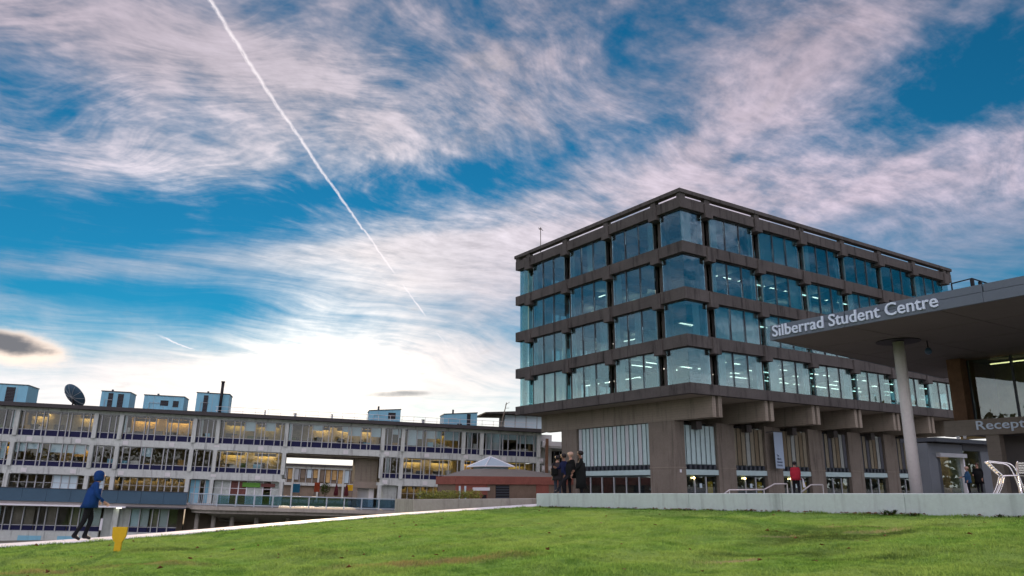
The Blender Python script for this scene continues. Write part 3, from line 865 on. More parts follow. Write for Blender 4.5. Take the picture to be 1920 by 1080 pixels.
# aerial on the roof
ant = empty('roof_aerial', LIBM @ Matrix.Translation((0.6, 18.1, 20.75)), 'thin aerial mast on the library roof', 'aerial')
MB().tube([(0, 0, 0), (0, 0, 2.75)], 0.035, 6).build('mast', M['black'], ant)
MB().tube([(-0.25, 0, 2.65), (0.3, 0, 2.5)], 0.03, 6).build('crossbar', M['black'], ant)
MB().tube([(0, -0.2, 2.6), (0, 0.25, 2.6)], 0.025, 6).build('crossbar', M['black'], ant)

# ================================================================== lettering
def letters(text, width, cap, depth, mat, parent, thick=0.012):
    """each letter a mesh of its own; the text runs along +x, faces -y, its baseline at the origin"""
    cu = bpy.data.curves.new('text', 'FONT'); cu.body = text; cu.size = 1.0; cu.extrude = 0.04; cu.offset = thick; cu.resolution_u = 3
    ob = bpy.data.objects.new('text', cu); COL.objects.link(ob)
    bpy.context.view_layer.update()
    me = bpy.data.meshes.new_from_object(ob.evaluated_get(bpy.context.evaluated_depsgraph_get()))
    bpy.data.objects.remove(ob)
    bm = bmesh.new(); bm.from_mesh(me); bm.verts.ensure_lookup_table()
    bmesh.ops.remove_doubles(bm, verts=bm.verts, dist=1e-5); bm.verts.ensure_lookup_table()
    seen, isl = set(), []
    for v in bm.verts:
        if v.index in seen: continue
        st, comp = [v], []
        seen.add(v.index)
        while st:
            q = st.pop(); comp.append(q)
            for e in q.link_edges:
                w = e.other_vert(q)
                if w.index not in seen: seen.add(w.index); st.append(w)
        isl.append(comp)
    groups = []
    for c in sorted(isl, key=lambda c: min(v.co.x for v in c)):
        a, b = min(v.co.x for v in c), max(v.co.x for v in c)
        for g in groups:
            if a < g[1] - 0.03 and b > g[0] + 0.03 and min(b, g[1]) - max(a, g[0]) > 0.5 * min(b - a, g[1] - g[0]):
                g[0] = min(a, g[0]); g[1] = max(b, g[1]); g[2] += c; break
        else: groups.append([a, b, list(c)])
    x0 = groups[0][0]; x1 = max(g[1] for g in groups)
    capu = max(v.co.y for v in groups[0][2]) - 0.0
    sx, sz = width / (x1 - x0), cap / capu
    for g in groups:
        ids = {v.index: i for i, v in enumerate(g[2])}
        vs = [((v.co.x - x0) * sx, -(v.co.z / 0.04) * depth / 2, v.co.y * sz) for v in g[2]]
        fs = [tuple(ids[v.index] for v in f.verts) for f in bm.faces if f.verts[0].index in ids]
        mb = MB(); mb.add(vs, fs); mb.build('letter', mat, parent)
    bm.free()


# ================================================================== student centre: canopy and reception
can = empty('canopy', CANM, 'flat grey entrance canopy on a round column, jutting in from the right', 'canopy')
ZS = 5.5
poly = [(0.12, -14.5), (16.5, -14.5), (16.5, 1.85), (0.12, -0.08)]
MB().prism(poly, ZS + 0.03, ZS + 0.50).build('roof_slab', M['fascia'], can)
jy = [0.0, -3.2, -7.9, -12.6, -14.6]
for a, b in zip(jy[:-1], jy[1:]):
    MB().box(0.0, 0.118, b + 0.012, a, ZS, ZS + 0.315).build('fascia_panel', M['fascia'], can)
    MB().box(0.03, 0.117, b + 0.012, a - 0.03, ZS + 0.335, ZS + 0.575).build('fascia_panel', M['fascia'], can)
MB().prism([(0.12, -0.004), (16.5, 1.93), (16.5, 1.86), (0.12, -0.075)][::-1], ZS, ZS + 0.57).build('side_fascia', M['fascia'], can)
gx = [0.12, 3.0, 6.2, 9.4, 12.6, 16.5]; gyy = [-0.1, -3.3, -6.5, -9.7, -14.5]
for a, b in zip(gx[:-1], gx[1:]):
    for c, d in zip(gyy[:-1], gyy[1:]):
        piece('soffit_panel', M['soffit'], can, a + 0.02, b - 0.02, d + 0.02, c - 0.02, ZS + 0.005, ZS + 0.028)
MB().prism([(0.2, -0.095), (16.48, -0.095), (16.48, 1.83)], ZS + 0.005, ZS + 0.028).build('soffit_panel', M['soffit'], can)
px, py = 4.23, -2.73
mb = MB()
mb.cyl(px, py, ZS - 0.03, ZS + 0.004, 0.80, 0.80, 40); mb.build('recess_shade_disc', M['black'], can)  # black disc below the soffit stands in for the shaded recess
mb = MB(); mb.cyl(px, py, -0.6, ZS - 0.031, 0.215, 0.205, 28); mb.build('column', M['col_conc'], can, True)
lampo = empty('pendant_lamp', CANM @ Matrix.Translation((5.0, -3.45, ZS)), 'small blue pendant lamp hanging under the canopy beside the column', 'lamp')
MB().tube([(0, 0, 0), (0, 0, -0.28)], 0.025, 8).build('stem', M['black'], lampo)
MB().rings([[(r * math.cos(a), r * math.sin(a), z) for a in [k * math.pi / 6 for k in range(12)]] for r, z in ((0.03, -0.26), (0.10, -0.33), (0.13, -0.42), (0.11, -0.50), (0.04, -0.54))]).build('lamp_shade', surf('blue lamp shade', (0.06, 0.12, 0.20), 0.3, 0.05), lampo, True)

sg = empty('fascia_sign', CANM @ Matrix.Translation((-0.035, -0.17, ZS + 0.115)) @ Matrix.Rotation(R(-90), 4, 'Z'), 'pale blue raised lettering along the canopy fascia reading Student Centre', 'sign')
letters('Silberrad Student Centre', 6.38, 0.43, 0.06, M['letter'], sg, 0.010)

# guard rail on the canopy roof
gr = empty('guard_rail', CANM, 'thin black guard rail standing on the canopy roof', 'railing')
rp = [(3.22, -5.5, 7.08), (3.15, -6.24, 7.1), (5.6, -6.2, 7.1)]
MB().tube(rp, 0.025, 6).build('top_rail', M['black'], gr)
MB().tube([(x, y, z - 0.5) for x, y, z in rp], 0.012, 6).build('mid_rail', M['black'], gr)
for x, y, w in ((3.22, -5.5, 0.02), (3.15, -6.24, 0.05), (3.75, -6.23, 0.05), (4.3, -6.22, 0.05), (5.6, -6.2, 0.04)):
    MB().box(x - w, x + w, y - w, y + w, 6.0, 7.08).build('post', M['black'], gr)

# reception block under the canopy
rec = empty('reception_building', CANM, 'reception block under the canopy with brick pillar, lintel and upper glazing', 'building')
piece('lintel', M['timber'], rec, 9.98, 10.6, -9.5, -1.13, 2.12, 2.78)
piece('brick_pillar', M['brick_wall'], rec, 10.4, 11.1, -1.98, -1.40, 2.783, 5.50)
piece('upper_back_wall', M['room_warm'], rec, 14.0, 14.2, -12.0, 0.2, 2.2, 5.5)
piece('upper_floor', M['timber'], rec, 10.62, 14.0, -12.0, -1.3, 2.3, 2.72)
piece('side_wall', M['brick_wall'], rec, 11.12, 14.0, -1.75, -1.45, 2.31, 5.5)
for y0, y1 in ((-3.75, -2.06), (-5.5, -3.83), (-7.2, -5.58), (-9.0, -7.28)):
    piece('window_pane', M['glass_lib'], rec, 11.0, 11.02, y0, y1, 2.8, 5.44)
    piece('mullion', M['dark_metal'], rec, 10.96, 11.07, y0 - 0.08, y0, 2.79, 5.46)
piece('mullion', M['dark_metal'], rec, 10.96, 11.07, -2.06, -1.985, 2.79, 5.46)
piece('ceiling_light', M['reception_glow'], rec, 12.0, 12.08, -6.0, -2.5, 5.30, 5.34)
piece('wooden_panel', M['room_warm'], rec, 12.9, 12.95, -4.4, -2.6, 2.75, 4.4)
piece('concrete_column', M['timber'], rec, 10.1, 10.5, -3.26, -2.74, -0.6, 2.118)
piece('ground_wall', M['soffit'], rec, 11.6, 11.8, -14.0, -2.3, -0.6, 2.12)
piece('soffit_lower', M['soffit'], rec, 10.62, 12.2, -9.5, -1.8, 2.15, 2.28)
for k in range(2): MB().cyl(9.93, -1.5 - 0.28 * k - 0.2, 2.0, 2.115, 0.06, 0.075, 10).build('spotlight', M['white_paint'], rec)
rs = empty('reception_sign', CANM @ Matrix.Translation((9.955, -2.5, 2.345)) @ Matrix.Rotation(R(-90), 4, 'Z'), 'steel lettering reading Reception on the concrete lintel', 'sign')
letters('Reception', 2.72, 0.36, 0.05, M['letter'], rs, 0.008)

# glazed entrance portal between library and reception
por = empty('entrance_portal', Matrix.Translation((24.75, 47.0, 0)) @ Matrix.Rotation(YAW, 4, 'Z'), 'grey metal entrance portal with a lit doorway left of the reception', 'doorway')
piece('jamb', M['portal'], por, 0.0, 1.0, 0.0, 1.2, -0.8, 2.0)
piece('jamb', M['white_paint'], por, 3.95, 4.1, -0.05, 0.3, -0.8, 1.75)
piece('header', M['portal'], por, 0.0, 4.12, 0.0, 1.2, 2.003, 2.55)
piece('header_lip', M['mullion'], por, 0.9, 4.1, -0.25, 0.0, 1.75, 1.98)
piece('door_leaf', M['dark_metal'], por, 1.02, 1.5, 0.1, 0.2, -0.8, 1.74)
piece('door_pane', M['glass_dark'], por, 1.5, 3.95, 0.15, 0.17, -0.8, 1.74)
piece('lit_wall', M['room_warm'], por, 5.3, 9.5, 3.2, 3.3, -0.8, 2.5)
piece('lit_screen', M['room_warm'], por, 2.4, 2.8, 1.5, 1.6, -0.8, 1.5)
piece('ceiling_lamp', M['lampglow'], por, 1.8, 1.95, 0.7, 0.85, 1.5, 1.64)
piece('ceiling_lamp', M['lampglow'], por, 2.9, 3.0, 1.2, 1.3, 1.5, 1.58)
piece('side_glass', M['glass_dark'], por, 4.15, 7.6, 0.15, 0.17, -0.8, 2.4)
piece('side_back_wall', M['room_olive'], por, 4.2, 9.0, 0.9, 1.0, -0.8, 2.5)
piece('side_frame', M['portal'], por, 6.3, 7.8, 0.0, 0.14, -0.8, 2.55)
piece('side_header', M['dark_metal'], por, 4.13, 7.8, -0.02, 0.14, 2.2, 2.6)
piece('lobby_roof', M['dark_metal'], por, 0.0, 9.0, -0.6, 1.6, 2.62, 2.85)
M['tree_green'] = surf('green leaf', (0.06, 0.10, 0.02), 0.8, 0.4, 1.0, 5.0)

# ================================================================== long teaching block
COLS = [-9.4, -1.9, 0.66, 8.29, 10.83, 18.38, 20.87, 28.27, 39.22, 41.57, 48.83, 51.06, 58.21]
blk = empty('teaching_block', BLKM, 'long three storey concrete block with ribbon windows and navy panels', 'building')
brnd = random.Random(3)
T0, T1 = -11.5, 58.6
piece('roof_edge', M['roof_dark'], blk, T0, T1 + 0.3, -0.95, 11.0, 8.12, 8.52)
piece('head_beam', M['block_conc'], blk, T0, T1, -0.06, 0.30, 7.78, 8.118)
for a, b in ((T0, 18.2), (18.203, 39.0), (39.003, T1)):
    piece('floor_band', M['block_conc'], blk, a, b, -0.14, 0.42, 4.45, 5.12)
for a, b in ((T0, 28.25), (39.2, T1)):
    piece('floor_band', M['block_conc'], blk, a, b, -0.14, 0.42, 1.25, 2.0)
for t in COLS:
    for z0, z1 in ((5.123, 7.777), (2.003, 4.447), (-1.3, 1.247)):
        piece('column', M['block_conc'], blk, t - 0.21, t + 0.21, -0.30, 0.22, z0, z1)
    # precast knuckles either side of the narrow bays
    for zz in (4.40, 1.20):
        if not (28.3 < t < 39.0): piece('column_knuckle', M['block_conc'], blk, t - 0.42, t + 0.42, -0.20, -0.143, zz, zz + 0.34)
for t in [1.9 + 4.7 * k for k in range(13)]:
    for zz in (4.52, 1.32):
        if zz < 2 and 28 < t < 39.5: continue
        piece('drain_block', M['block_pale'], blk, t, t + 0.55, -0.19, -0.143, zz + 0.05, zz + 0.5)
# floors, roof deck underside, back
for z in (4.62, 1.42):
    for a, b in ((T0, 28.2), (39.3, T1)) if z < 2 else ((T0, T1),):
        piece('floor_slab', M['block_conc'], blk, a, b, 0.43, 9.8, z, z + 0.42)
piece('gate_soffit', M['lib_soffit'], blk, 28.3, 39.2, 0.43, 10.0, 4.25, 4.61)
piece('back_wall', M['room'], blk, T0, T1, 9.8, 10.0, 5.04, 8.1)
piece('back_wall', M['room'], blk, T0, 28.2, 9.8, 10.0, -1.3, 4.6)
piece('back_wall', M['room'], blk, 39.3, T1, 9.8, 10.0, -1.3, 4.6)
piece('gate_side_wall', M['block_conc'], blk, 28.0, 28.25, 0.43, 9.8, -1.3, 4.4)
piece('gate_stair_wall', M['lib_soffit'], blk, 36.4, 39.0, 2.0, 9.0, 1.55, 4.24)
piece('gate_stair_beam', M['timber'], blk, 36.3, 39.3, 1.4, 1.98, 0.85, 1.55)
piece('gate_stair_leg', M['timber'], blk, 36.3, 36.8, 1.5, 1.95, -1.3, 0.848)
piece('gate_recess', M['mullion'], blk, 36.9, 38.2, 2.4, 2.6, -1.3, 0.84)
piece('gate_door', M['white_paint'], blk, 38.2, 38.8, 2.2, 2.35, -1.3, 0.82)

WIDE = [0.38, 1.15, 0.72, 0.42, 1.2, 0.72, 0.38, 1.15, 0.72, 0.36]
NARR = [0.40, 0.95, 0.70, 0.40]
def ribbon(a, b, sill, split, head, warm, blinds, shelf=True):
    """one bay of ribbon window: navy panels under glass panes between slim mullions"""
    w = sub('window_bay', blk)
    for nm, q0, q1 in (('head', head - 0.07, head), ('sill', sill, sill + 0.06), ('transom', split - 0.03, split + 0.03)): piece(nm, M['mullion'], w, a, b, 0.02, 0.14, q0, q1)
    pat = WIDE if b - a > 4 else NARR
    s = (b - a) / sum(pat) * (1 if b - a < 9 else 1)
    if b - a > 9: pat = WIDE + [1.15, 0.72, 0.42, 1.2]; s = (b - a) / sum(pat)
    if brnd.random() < 0.5: pat = pat[::-1]
    x = a
    for j, q in enumerate(pat):
        x1 = x + q * s
        if j: piece('mullion', M['mullion'], w, x - 0.045, x + 0.045, -0.06, 0.16, sill, head)
        piece('pane', M['glass_block'], w, x + 0.05, x1 - 0.05, 0.07, 0.085, split + 0.03, head - 0.07)
        piece('spandrel_panel', M['navy'], w, x + 0.05, x1 - 0.05, 0.06, 0.10, sill + 0.06, split - 0.03)
        if blinds and brnd.random() < blinds:
            h = (head - split) * brnd.choice((0.35, 0.5, 0.55, 0.55, 0.95)); piece('blind', M['blind'], w, x + 0.06, x1 - 0.06, 0.20, 0.215, head - h, head - 0.05)
        x = x1
    # room behind
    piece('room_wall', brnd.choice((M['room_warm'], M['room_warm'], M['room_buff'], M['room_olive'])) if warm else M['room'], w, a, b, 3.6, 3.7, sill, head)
    xq = a + 0.3
    while xq < b - 0.6:
        ww = brnd.uniform(.25, .9); hq = brnd.uniform(.12, .75)
        if brnd.random() < .6: piece('window_clutter', brnd.choice((M['desk'], M['paper'], M['room'], M['orange'], M['tree_green'], M['cabin'])), w, xq, min(xq + ww, b - .1), 0.45, 0.8, split - 0.1, split + hq)
        xq += ww + brnd.uniform(.1, .9)
    piece('room_divider', M['room'], w, b - 0.06, b + 0.06, 0.45, 3.59, sill, head)
    if warm:
        n = max(1, int((b - a) / 2.4)); d = (b - a) / n
        for i in range(n):
            if brnd.random() < 0.62: (piece('ceiling_light', M['warm'], w, a + d * (i + .1), a + d * (i + .75), 3.12, 3.28, head - 0.16, head - 0.08), piece('light_shade', M['room'], w, a + d * (i + .08), a + d * (i + .77), 3.02, 3.06, head - 0.40, head - 0.05))
        for i in range(n):
            hh = brnd.uniform(0.5, 1.1); piece('cupboard', M['desk'], w, a + d * (i + .1), a + d * (i + .45), 2.6, 3.1, sill, split + hh * 0.7)
    else:
        if brnd.random() < 0.5: piece('curtain', M['curtain'], w, a + 0.4, a + 0.4 + (b - a) * brnd.uniform(.1, .3), 0.25, 0.28, split, head - 0.05)


top = {0: (0, 0), 1: (0, .2), 2: (1, .1), 3: (1, 0), 4: (1, .1), 5: (0, 0), 6: (1, .1), 7: (1, .3), 8: (0, .4), 9: (1, .75), 10: (0, 0), 11: (0, .8)}
mid = {0: (0, .3), 1: (1, .3), 2: (1, .9), 3: (0, 0), 4: (0, .3), 5: (0, 0), 6: (1, .1), 8: (0, 0), 9: (1, .1), 10: (1, 0), 11: (1, 0)}
for i in range(len(COLS) - 1):
    a, b = COLS[i] + 0.215, COLS[i + 1] - 0.215
    ribbon(a, b, 5.123, 5.80, 7.777, *top[i])
    if i != 7: ribbon(a, b, 2.003, 2.58, 4.447, *mid[i])
# ground storey, behind the deck
def shopfront(a, b, n, mats, frame, head=1.247, lit_=False):
    w = sub('ground_bay', blk)
    piece('head', frame, w, a, b, 0.5, 0.6, head - 0.08, head); piece('transom', frame, w, a, b, 0.5, 0.535, 0.35, 0.40)
    st = (b - a) / n
    for j in range(n):
        if j: piece('mullion', frame, w, a + j * st - 0.05, a + j * st + 0.05, 0.46, 0.62, -1.3, head)
        m = mats[j % len(mats)]
        if m is None: piece('pane', M['glass_block'], w, a + j * st + 0.06, a + (j + 1) * st - 0.06, 0.54, 0.56, -1.3, head - 0.08)
        else: piece('panel', m, w, a + j * st + 0.06, a + (j + 1) * st - 0.06, 0.54, 0.58, -1.3, head - 0.08)
    piece('room_wall', M['room'], w, a, b, 4.0, 4.1, -1.3, head)
    if lit_:
        for j in range(0, n, 2): (piece('ceiling_light', M['warm'], w, a + (j + .2) * st, a + (j + .9) * st, 3.6, 3.75, head - 0.18, head - 0.10), piece('light_shade', M['room'], w, a + (j + .1) * st, a + st * (j + 1), 3.5, 3.54, head - 0.4, head - 0.06))
M['shop_white'] = surf('shop window poster white', (0.40, 0.47, 0.43), 0.6, 0.45, 2.5, 7.0)
M['shop_red'] = surf('shop window poster red', (0.13, 0.05, 0.04), 0.6, 0.5, 2.0, 5.0)
M['shop_green'] = surf('green shop sign', (0.09, 0.26, 0.03), 0.5, 0.1)
shopfront(COLS[1] + .2, COLS[2] - .2, 3, [None], M['mullion'])
shopfront(COLS[0] + .2, COLS[1] - .2, 8, [None], M['mullion'])
shopfront(COLS[2] + .2, COLS[3] - .2, 9, [None, None, None, None, None, M['blind'], M['blind'], M['blind'], None], M['mullion'])
shopfront(COLS[3] + .2, COLS[4] - .2, 3, [None, M['blind'], None], M['mullion'], lit_=True)
shopfront(COLS[4] + .2, COLS[5] - .2, 10, [None], M['mullion'], lit_=True)
shopfront(COLS[5] + .2, COLS[6] - .2, 4, [M['cabin'], M['cabin'], None, M['cabin']], M['mullion'])
shopfront(COLS[6] + .2, COLS[7] - .2, 8, [M['shop_white'], M['shop_white'], M['shop_red'], M['shop_red'], M['shop_white'], M['shop_white'], None, M['shop_white']], M['white_paint'])
piece('shop_sign', M['shop_green'], blk, 24.1, 26.0, 0.30, 0.40, 0.55, 1.05)
piece('shop_sign', M['shop_red'], blk, 26.1, 27.6, 0.30, 0.40, 0.62, 1.0)
shopfront(COLS[8] + .2, COLS[9] - .2, 2, [M['block_conc']], M['block_conc'])
shopfront(COLS[9] + .2, COLS[10] - .2, 9, [None], M['mullion'], lit_=True)
shopfront(COLS[10] + .2, COLS[11] - .2, 3, [None], M['mullion'])
shopfront(COLS[11] + .2, COLS[12] - .2, 8, [None], M['mullion'])

# rooftop rail
rr_ = empty('roof_railing', BLKM @ Matrix.Translation((0, 2.0, 8.52)), 'thin steel railing along the roof of the teaching block', 'railing')
for z in (0.45, 0.9): MB().tube([(20.0, 0, z), (T1 - .5, 0, z)], 0.022, 5).build('rail', M['rail_steel'], rr_)
for k in range(27): piece('post', M['rail_steel'], rr_, 20.2 + 1.42 * k, 20.24 + 1.42 * k, -0.02, 0.02, 0.0, 0.92)

# plant cabins on the roof
def cabin(name, t0, t1, z1, n0, n1, label, dark=(), slope=0.0, extra=None):
    r = empty(name, BLKM @ Matrix.Translation((t0, n0, 8.52)), label, 'roof cabin', 'plant cabins on the roof of the teaching block')
    w, h, d = t1 - t0, z1 - 8.52, n1 - n0
    MB().hexa([(0, 0, 0), (w, 0, 0), (w, d, 0), (0, d, 0), (0, 0, h - slope), (w, 0, h), (w, d, h), (0, d, h - slope)]).build('body', M['cabin'], r)
    MB().hexa([(-.06, -.06, h - slope + .003), (w + .06, -.06, h + .003), (w + .06, d + .06, h + .003), (-.06, d + .06, h - slope + .003), (-.06, -.06, h - slope + .10), (w + .06, -.06, h + .10), (w + .06, d + .06, h + .10), (-.06, d + .06, h - slope + .10)]).build('roof_cap', M['dark_metal'], r)
    for a, b, z0, zz in dark: piece('opening', M['black'], r, a, b, -0.03, 0.02, z0, zz)
    for a, b, z0, zz in dark:
        for q in range(int((zz - z0) / 0.16)): piece('louvre_blade', M['dark_metal'], r, a, b, -0.06, -0.031, z0 + 0.05 + q * 0.16, z0 + 0.10 + q * 0.16)
    MB().tube([(w * .15, -0.06, 0.0), (w * .15, -0.06, h * .55), (w * .4, -0.06, h * .55)], 0.03, 6).build('conduit', M['mullion'], r)
    MB().cyl(w * .3, d * .3, h - slope * .6, h + 0.35, 0.12, 0.12, 8).build('vent_stub', M['dark_metal'], r)
    n = max(2, int(w / 0.9))
    for k in range(1, n): piece('seam', M['mullion'], r, w * k / n - .015, w * k / n + .015, -0.02, 0.01, 0.05, h - slope - 0.05)
    if extra: extra(r)
    return r
cabin('plant_cabin', -6.0, 0.1, 10.68, 3.0, 6.5, 'boxy pale plant cabin at the far left end of the roof', ((4.0, 4.9, 0.1, 1.9),))
cabin('plant_cabin', 7.6, 10.6, 10.52, 3.0, 6.0, 'blue plant cabin with two tall black louvres right of the dish', ((0.75, 1.25, 0.1, 1.85), (1.75, 2.35, 0.1, 1.8)))
cabin('plant_cabin', 12.1, 16.4, 10.35, 3.0, 6.2, 'wide blue plant cabin with two small dark windows', ((1.8, 2.65, 0.75, 1.35), (3.15, 3.75, 0.65, 1.35)))
def flue(r):
    MB().cyl(2.75, -0.35, 0.3, 3.75, 0.17, 0.17, 12).build('flue', M['black'], r, True)
    MB().cyl(2.75, -0.35, 3.75, 3.9, 0.22, 0.22, 12).build('flue_cap', M['black'], r)
cabin('plant_cabin', 17.7, 21.3, 10.95, 3.0, 6.2, 'blue plant cabin with a tall black flue pipe', ((0.8, 1.3, 0.1, 2.2),), 0, flue)
cabin('plant_cabin', 37.6, 41.4, 10.3, 3.0, 6.0, 'sloped roof plant cabin with dark square window above the gateway', ((2.3, 3.2, 0.6, 1.35),), 0.35)
cabin('plant_cabin', 46.8, 51.0, 10.4, 3.0, 6.2, 'sloped roof plant cabin with black door at the right end of the roof', ((2.9, 3.35, 0.1, 1.7), (1.7, 2.3, 0.1, 0.45)), 0.4)

# small vents and pipes on the roof
for k, (t, h, w) in enumerate(((25.6, 0.55, 0.16), (29.0, 0.4, 0.3), (33.2, 0.5, 0.2), (44.0, 0.45, 0.35))):
    r = empty('roof_vent', BLKM @ Matrix.Translation((t, 1.2, 8.52)), ('thin vent pipe on the roof left of the gateway', 'low vent on the roof above the left gateway pier', 'vent pipe on the roof above the gateway', 'squat vent on the roof between the two right cabins')[k], 'vent', 'vents on the roof of the teaching block')
    MB().cyl(0, 0, 0, h, w * .5, w * .5, 10).build('pipe', M['mullion'], r); MB().cyl(0, 0, h + .05, h + .12, w * .8, w * .5, 10).build('cowl', M['dark_metal'], r)
    MB().cyl(0, 0, h, h + .05, w * .2, w * .2, 6).build('stem', M['dark_metal'], r)
# satellite dish
dish = empty('satellite_dish', BLKM @ Matrix.Translation((4.75, 3.0, 8.52)) @ Matrix.Rotation(R(52), 4, 'Z'), 'large dark satellite dish tilted up on the block roof', 'dish')
prof = [(0.03, 0.0), (0.55, 0.055), (1.03, 0.18), (1.42, 0.37), (1.45, 0.41)]
mb = MB(); D_ = Matrix.Translation((-0.15, 0, 1.15)) @ Matrix.Rotation(R(52), 4, 'Y')
mb.rings([[tuple(D_ @ Vector((r * math.cos(a), r * math.sin(a), h))) for a in [k * math.pi / 12 for k in range(24)]] for r, h in prof] + [[tuple(D_ @ Vector((r * math.cos(a), r * math.sin(a), h + 0.03))) for a in [k * math.pi / 12 for k in range(24)]] for r, h in prof[::-1]])
mb.build('reflector', M['slate'], dish, True)
for k in range(10):
    a = k * math.pi / 5; MB().tube([tuple(D_ @ Vector((r * math.cos(a), r * math.sin(a), h - 0.03))) for r, h in prof[:4]], 0.022, 5).build('rib', M['mullion'], dish)
MB().tube([(0, 0, 0), (0.15, 0, 0.6), (0.05, 0, 1.15)], 0.09, 8).build('mount', M['black'], dish)
for a in (0, 2.1, 4.2):
    MB().tube([tuple(D_ @ Vector((1.2 * math.cos(a), 1.2 * math.sin(a), 0.3))), tuple(D_ @ Vector((0, 0, 0.95)))], 0.02, 6).build('feed_arm', M['black'], dish)
MB().tube([tuple(D_ @ Vector((0, 0, 0.85))), tuple(D_ @ Vector((0, 0, 1.05)))], 0.09, 8).build('feed_horn', M['black'], dish)
MB().tube([(0.9, 0, 0), (0.15, 0, 0.8)], 0.04, 6).build('stay', M['black'], dish)

# glazed pavilion with an overhanging flat roof at the right end of the roof
pav = empty('roof_pavilion', BLKM, 'glazed pavilion with wide flat roof behind the library corner', 'pavilion')
MB().hexa([(52.1, 3.2, 10.46), (60.5, 3.2, 10.75), (60.5, 10, 10.75), (52.1, 10, 10.46), (52.1, 3.2, 10.62), (60.5, 3.2, 11.3), (60.5, 10, 11.3), (52.1, 10, 10.62)]).build('flat_roof', M['lib_conc'], pav)
for k in range(4):
    piece('pane', M['blind'], pav, 54.8 + k * 1.45, 56.15 + k * 1.45, 4.0, 4.03, 8.53, 10.48)
    piece('mullion', M['mullion'], pav, 56.17 + k * 1.45, 56.23 + k * 1.45, 3.95, 4.1, 8.53, 10.48)
piece('back_wall', M['block_pale'], pav, 54.8, 60.4, 7.0, 7.2, 8.53, 10.5)
mst = empty('roof_mast', BLKM @ Matrix.Translation((54.0, 3.0, 8.52)), 'leaning lattice mast beside the roof pavilion', 'mast')
MB().tube([(0, 0, 0), (0.75, 0, 3.4)], 0.06, 6).build('pole', M['lib_soffit'], mst)
MB().tube([(0.55, 0, 3.1), (1.15, 0, 3.5)], 0.03, 6).build('arm', M['lib_soffit'], mst)
MB().tube([(0.65, 0, 2.7), (1.1, 0, 2.75)], 0.03, 6).build('arm', M['lib_soffit'], mst)

# pale stair tower between block and library
stt = empty('stair_tower', BLKM, 'pale concrete stair tower with balcony ledges beside the library', 'tower')
piece('shaft', M['block_pale'], stt, 58.75, 60.3, 1.2, 5.0, -3.0, 8.0)
piece('rear_wall', M['block_pale'], stt, 60.3, 63.5, 2.4, 5.0, -3.0, 6.9)
for z in (6.55, 3.6, 0.7):
    piece('ledge', M['block_pale'], stt, 58.7, 63.4, -0.6, 1.18, z, z + 0.55)
    piece('ledge_slab', M['block_pale'], stt, 58.7, 63.4, -0.5, 2.38, z - 0.18, z - 0.003)
for z in (4.6, 1.7):
    piece('opening', M['black'], stt, 60.5, 63.0, 2.3, 2.39, z - 0.2, z + 1.5)
    for k in range(3): piece('bar', M['mullion'], stt, 60.9 + k * .7, 60.97 + k * .7, 2.2, 2.28, z - 0.2, z + 1.5)
piece('timber_post', M['brick_wall'], stt, 58.95, 59.3, -0.75, -0.62, -1.0, 7.4)

# ================================================================== deck in front of the block
deck = empty('raised_deck', BLKM, 'raised concrete deck with slate blue parapet in front of the teaching block', 'deck')
DZ = -1.3
piece('deck_slab', M['paving'], deck, -14.0, 19.7, -7.9, -0.31, DZ - 0.30, DZ - 0.003)
piece('deck_slab', M['paving'], deck, 19.703, 58.6, -7.6, -0.31, DZ - 0.30, DZ - 0.003)
piece('deck_slab', M['paving'], deck, -14.0, 63.0, -0.306, 45.0, DZ - 0.30, DZ - 0.004)
x = -14.0
while x < 19.6:
    piece('parapet_panel', M['slate'], deck, x + 0.01, min(x + 2.1, 19.69) - 0.01, -8.05, -7.92, DZ - 0.02, -0.14); x += 2.1
piece('parapet_cap', M['dark_metal'], deck, -14.0, 19.7, -8.1, -7.85, -0.137, -0.08)
piece('soffit_board', M['white_paint'], deck, -14.0, 14.2, -8.35, -7.2, -1.74, -1.60)
piece('soffit_board', M['dark_metal'], deck, 14.21, 19.7, -8.05, -7.2, -1.72, -1.605)
# storey below the deck
lower = empty('lower_storey', BLKM, 'row of tall windows under the slate parapet at lower left', 'building')
def lower_windows(a, b, n):
    w = sub('window_row', lower)
    for nm, q0, q1 in (('head', -1.80, -1.745), ('transom', -3.58, -3.52), ('sill', -4.10, -4.03)): piece(nm, M['mullion'], w, a, b, -7.15, -7.02, q0, q1)
    st = (b - a) / n
    for j in range(n):
        k = 0.32 if j % 3 == 2 else 0.0
        piece('mullion', M['mullion'], w, a + (j + k) * st - 0.04, a + (j + k) * st + 0.04, -7.22, -7.0, -4.1, -1.76)
        piece('pane', M['glass_block'], w, a + j * st + .05, a + (j + 1) * st - .05, -7.09, -7.075, -3.52, -1.8)
        piece('spandrel_panel', M['navy'], w, a + j * st + .05, a + (j + 1) * st - .05, -7.1, -7.06, -4.03, -3.58)
        if brnd.random() < 0.75: piece('curtain', [M['curtain'], M['room_warm'], M['blind'], M['curtain'], M['room']][brnd.randrange(5)], w, a + (j + .1) * st, a + (j + .9) * st, -6.95, -6.93, -3.5, -1.8)
lower_windows(-13.5, 11.9, 26)
lower_windows(14.5, 18.9, 5)
piece('room_wall', M['room'], lower, -13.5, 19.0, -4.2, -4.0, -5.6, -1.62)
piece('base_wall', M['block_conc'], lower, -13.5, 11.9, -7.35, -6.95, -6.2, -4.105)
piece('base_wall', M['block_conc'], lower, 14.5, 19.0, -7.35, -6.95, -6.2, -4.105)
piece('entrance_wall', M['block_conc'], lower, 11.95, 14.4, -6.6, -6.4, -6.2, -1.75)
piece('entrance_pier', M['block_conc'], lower, 13.0, 13.5, -7.5, -6.61, -6.2, -1.75)
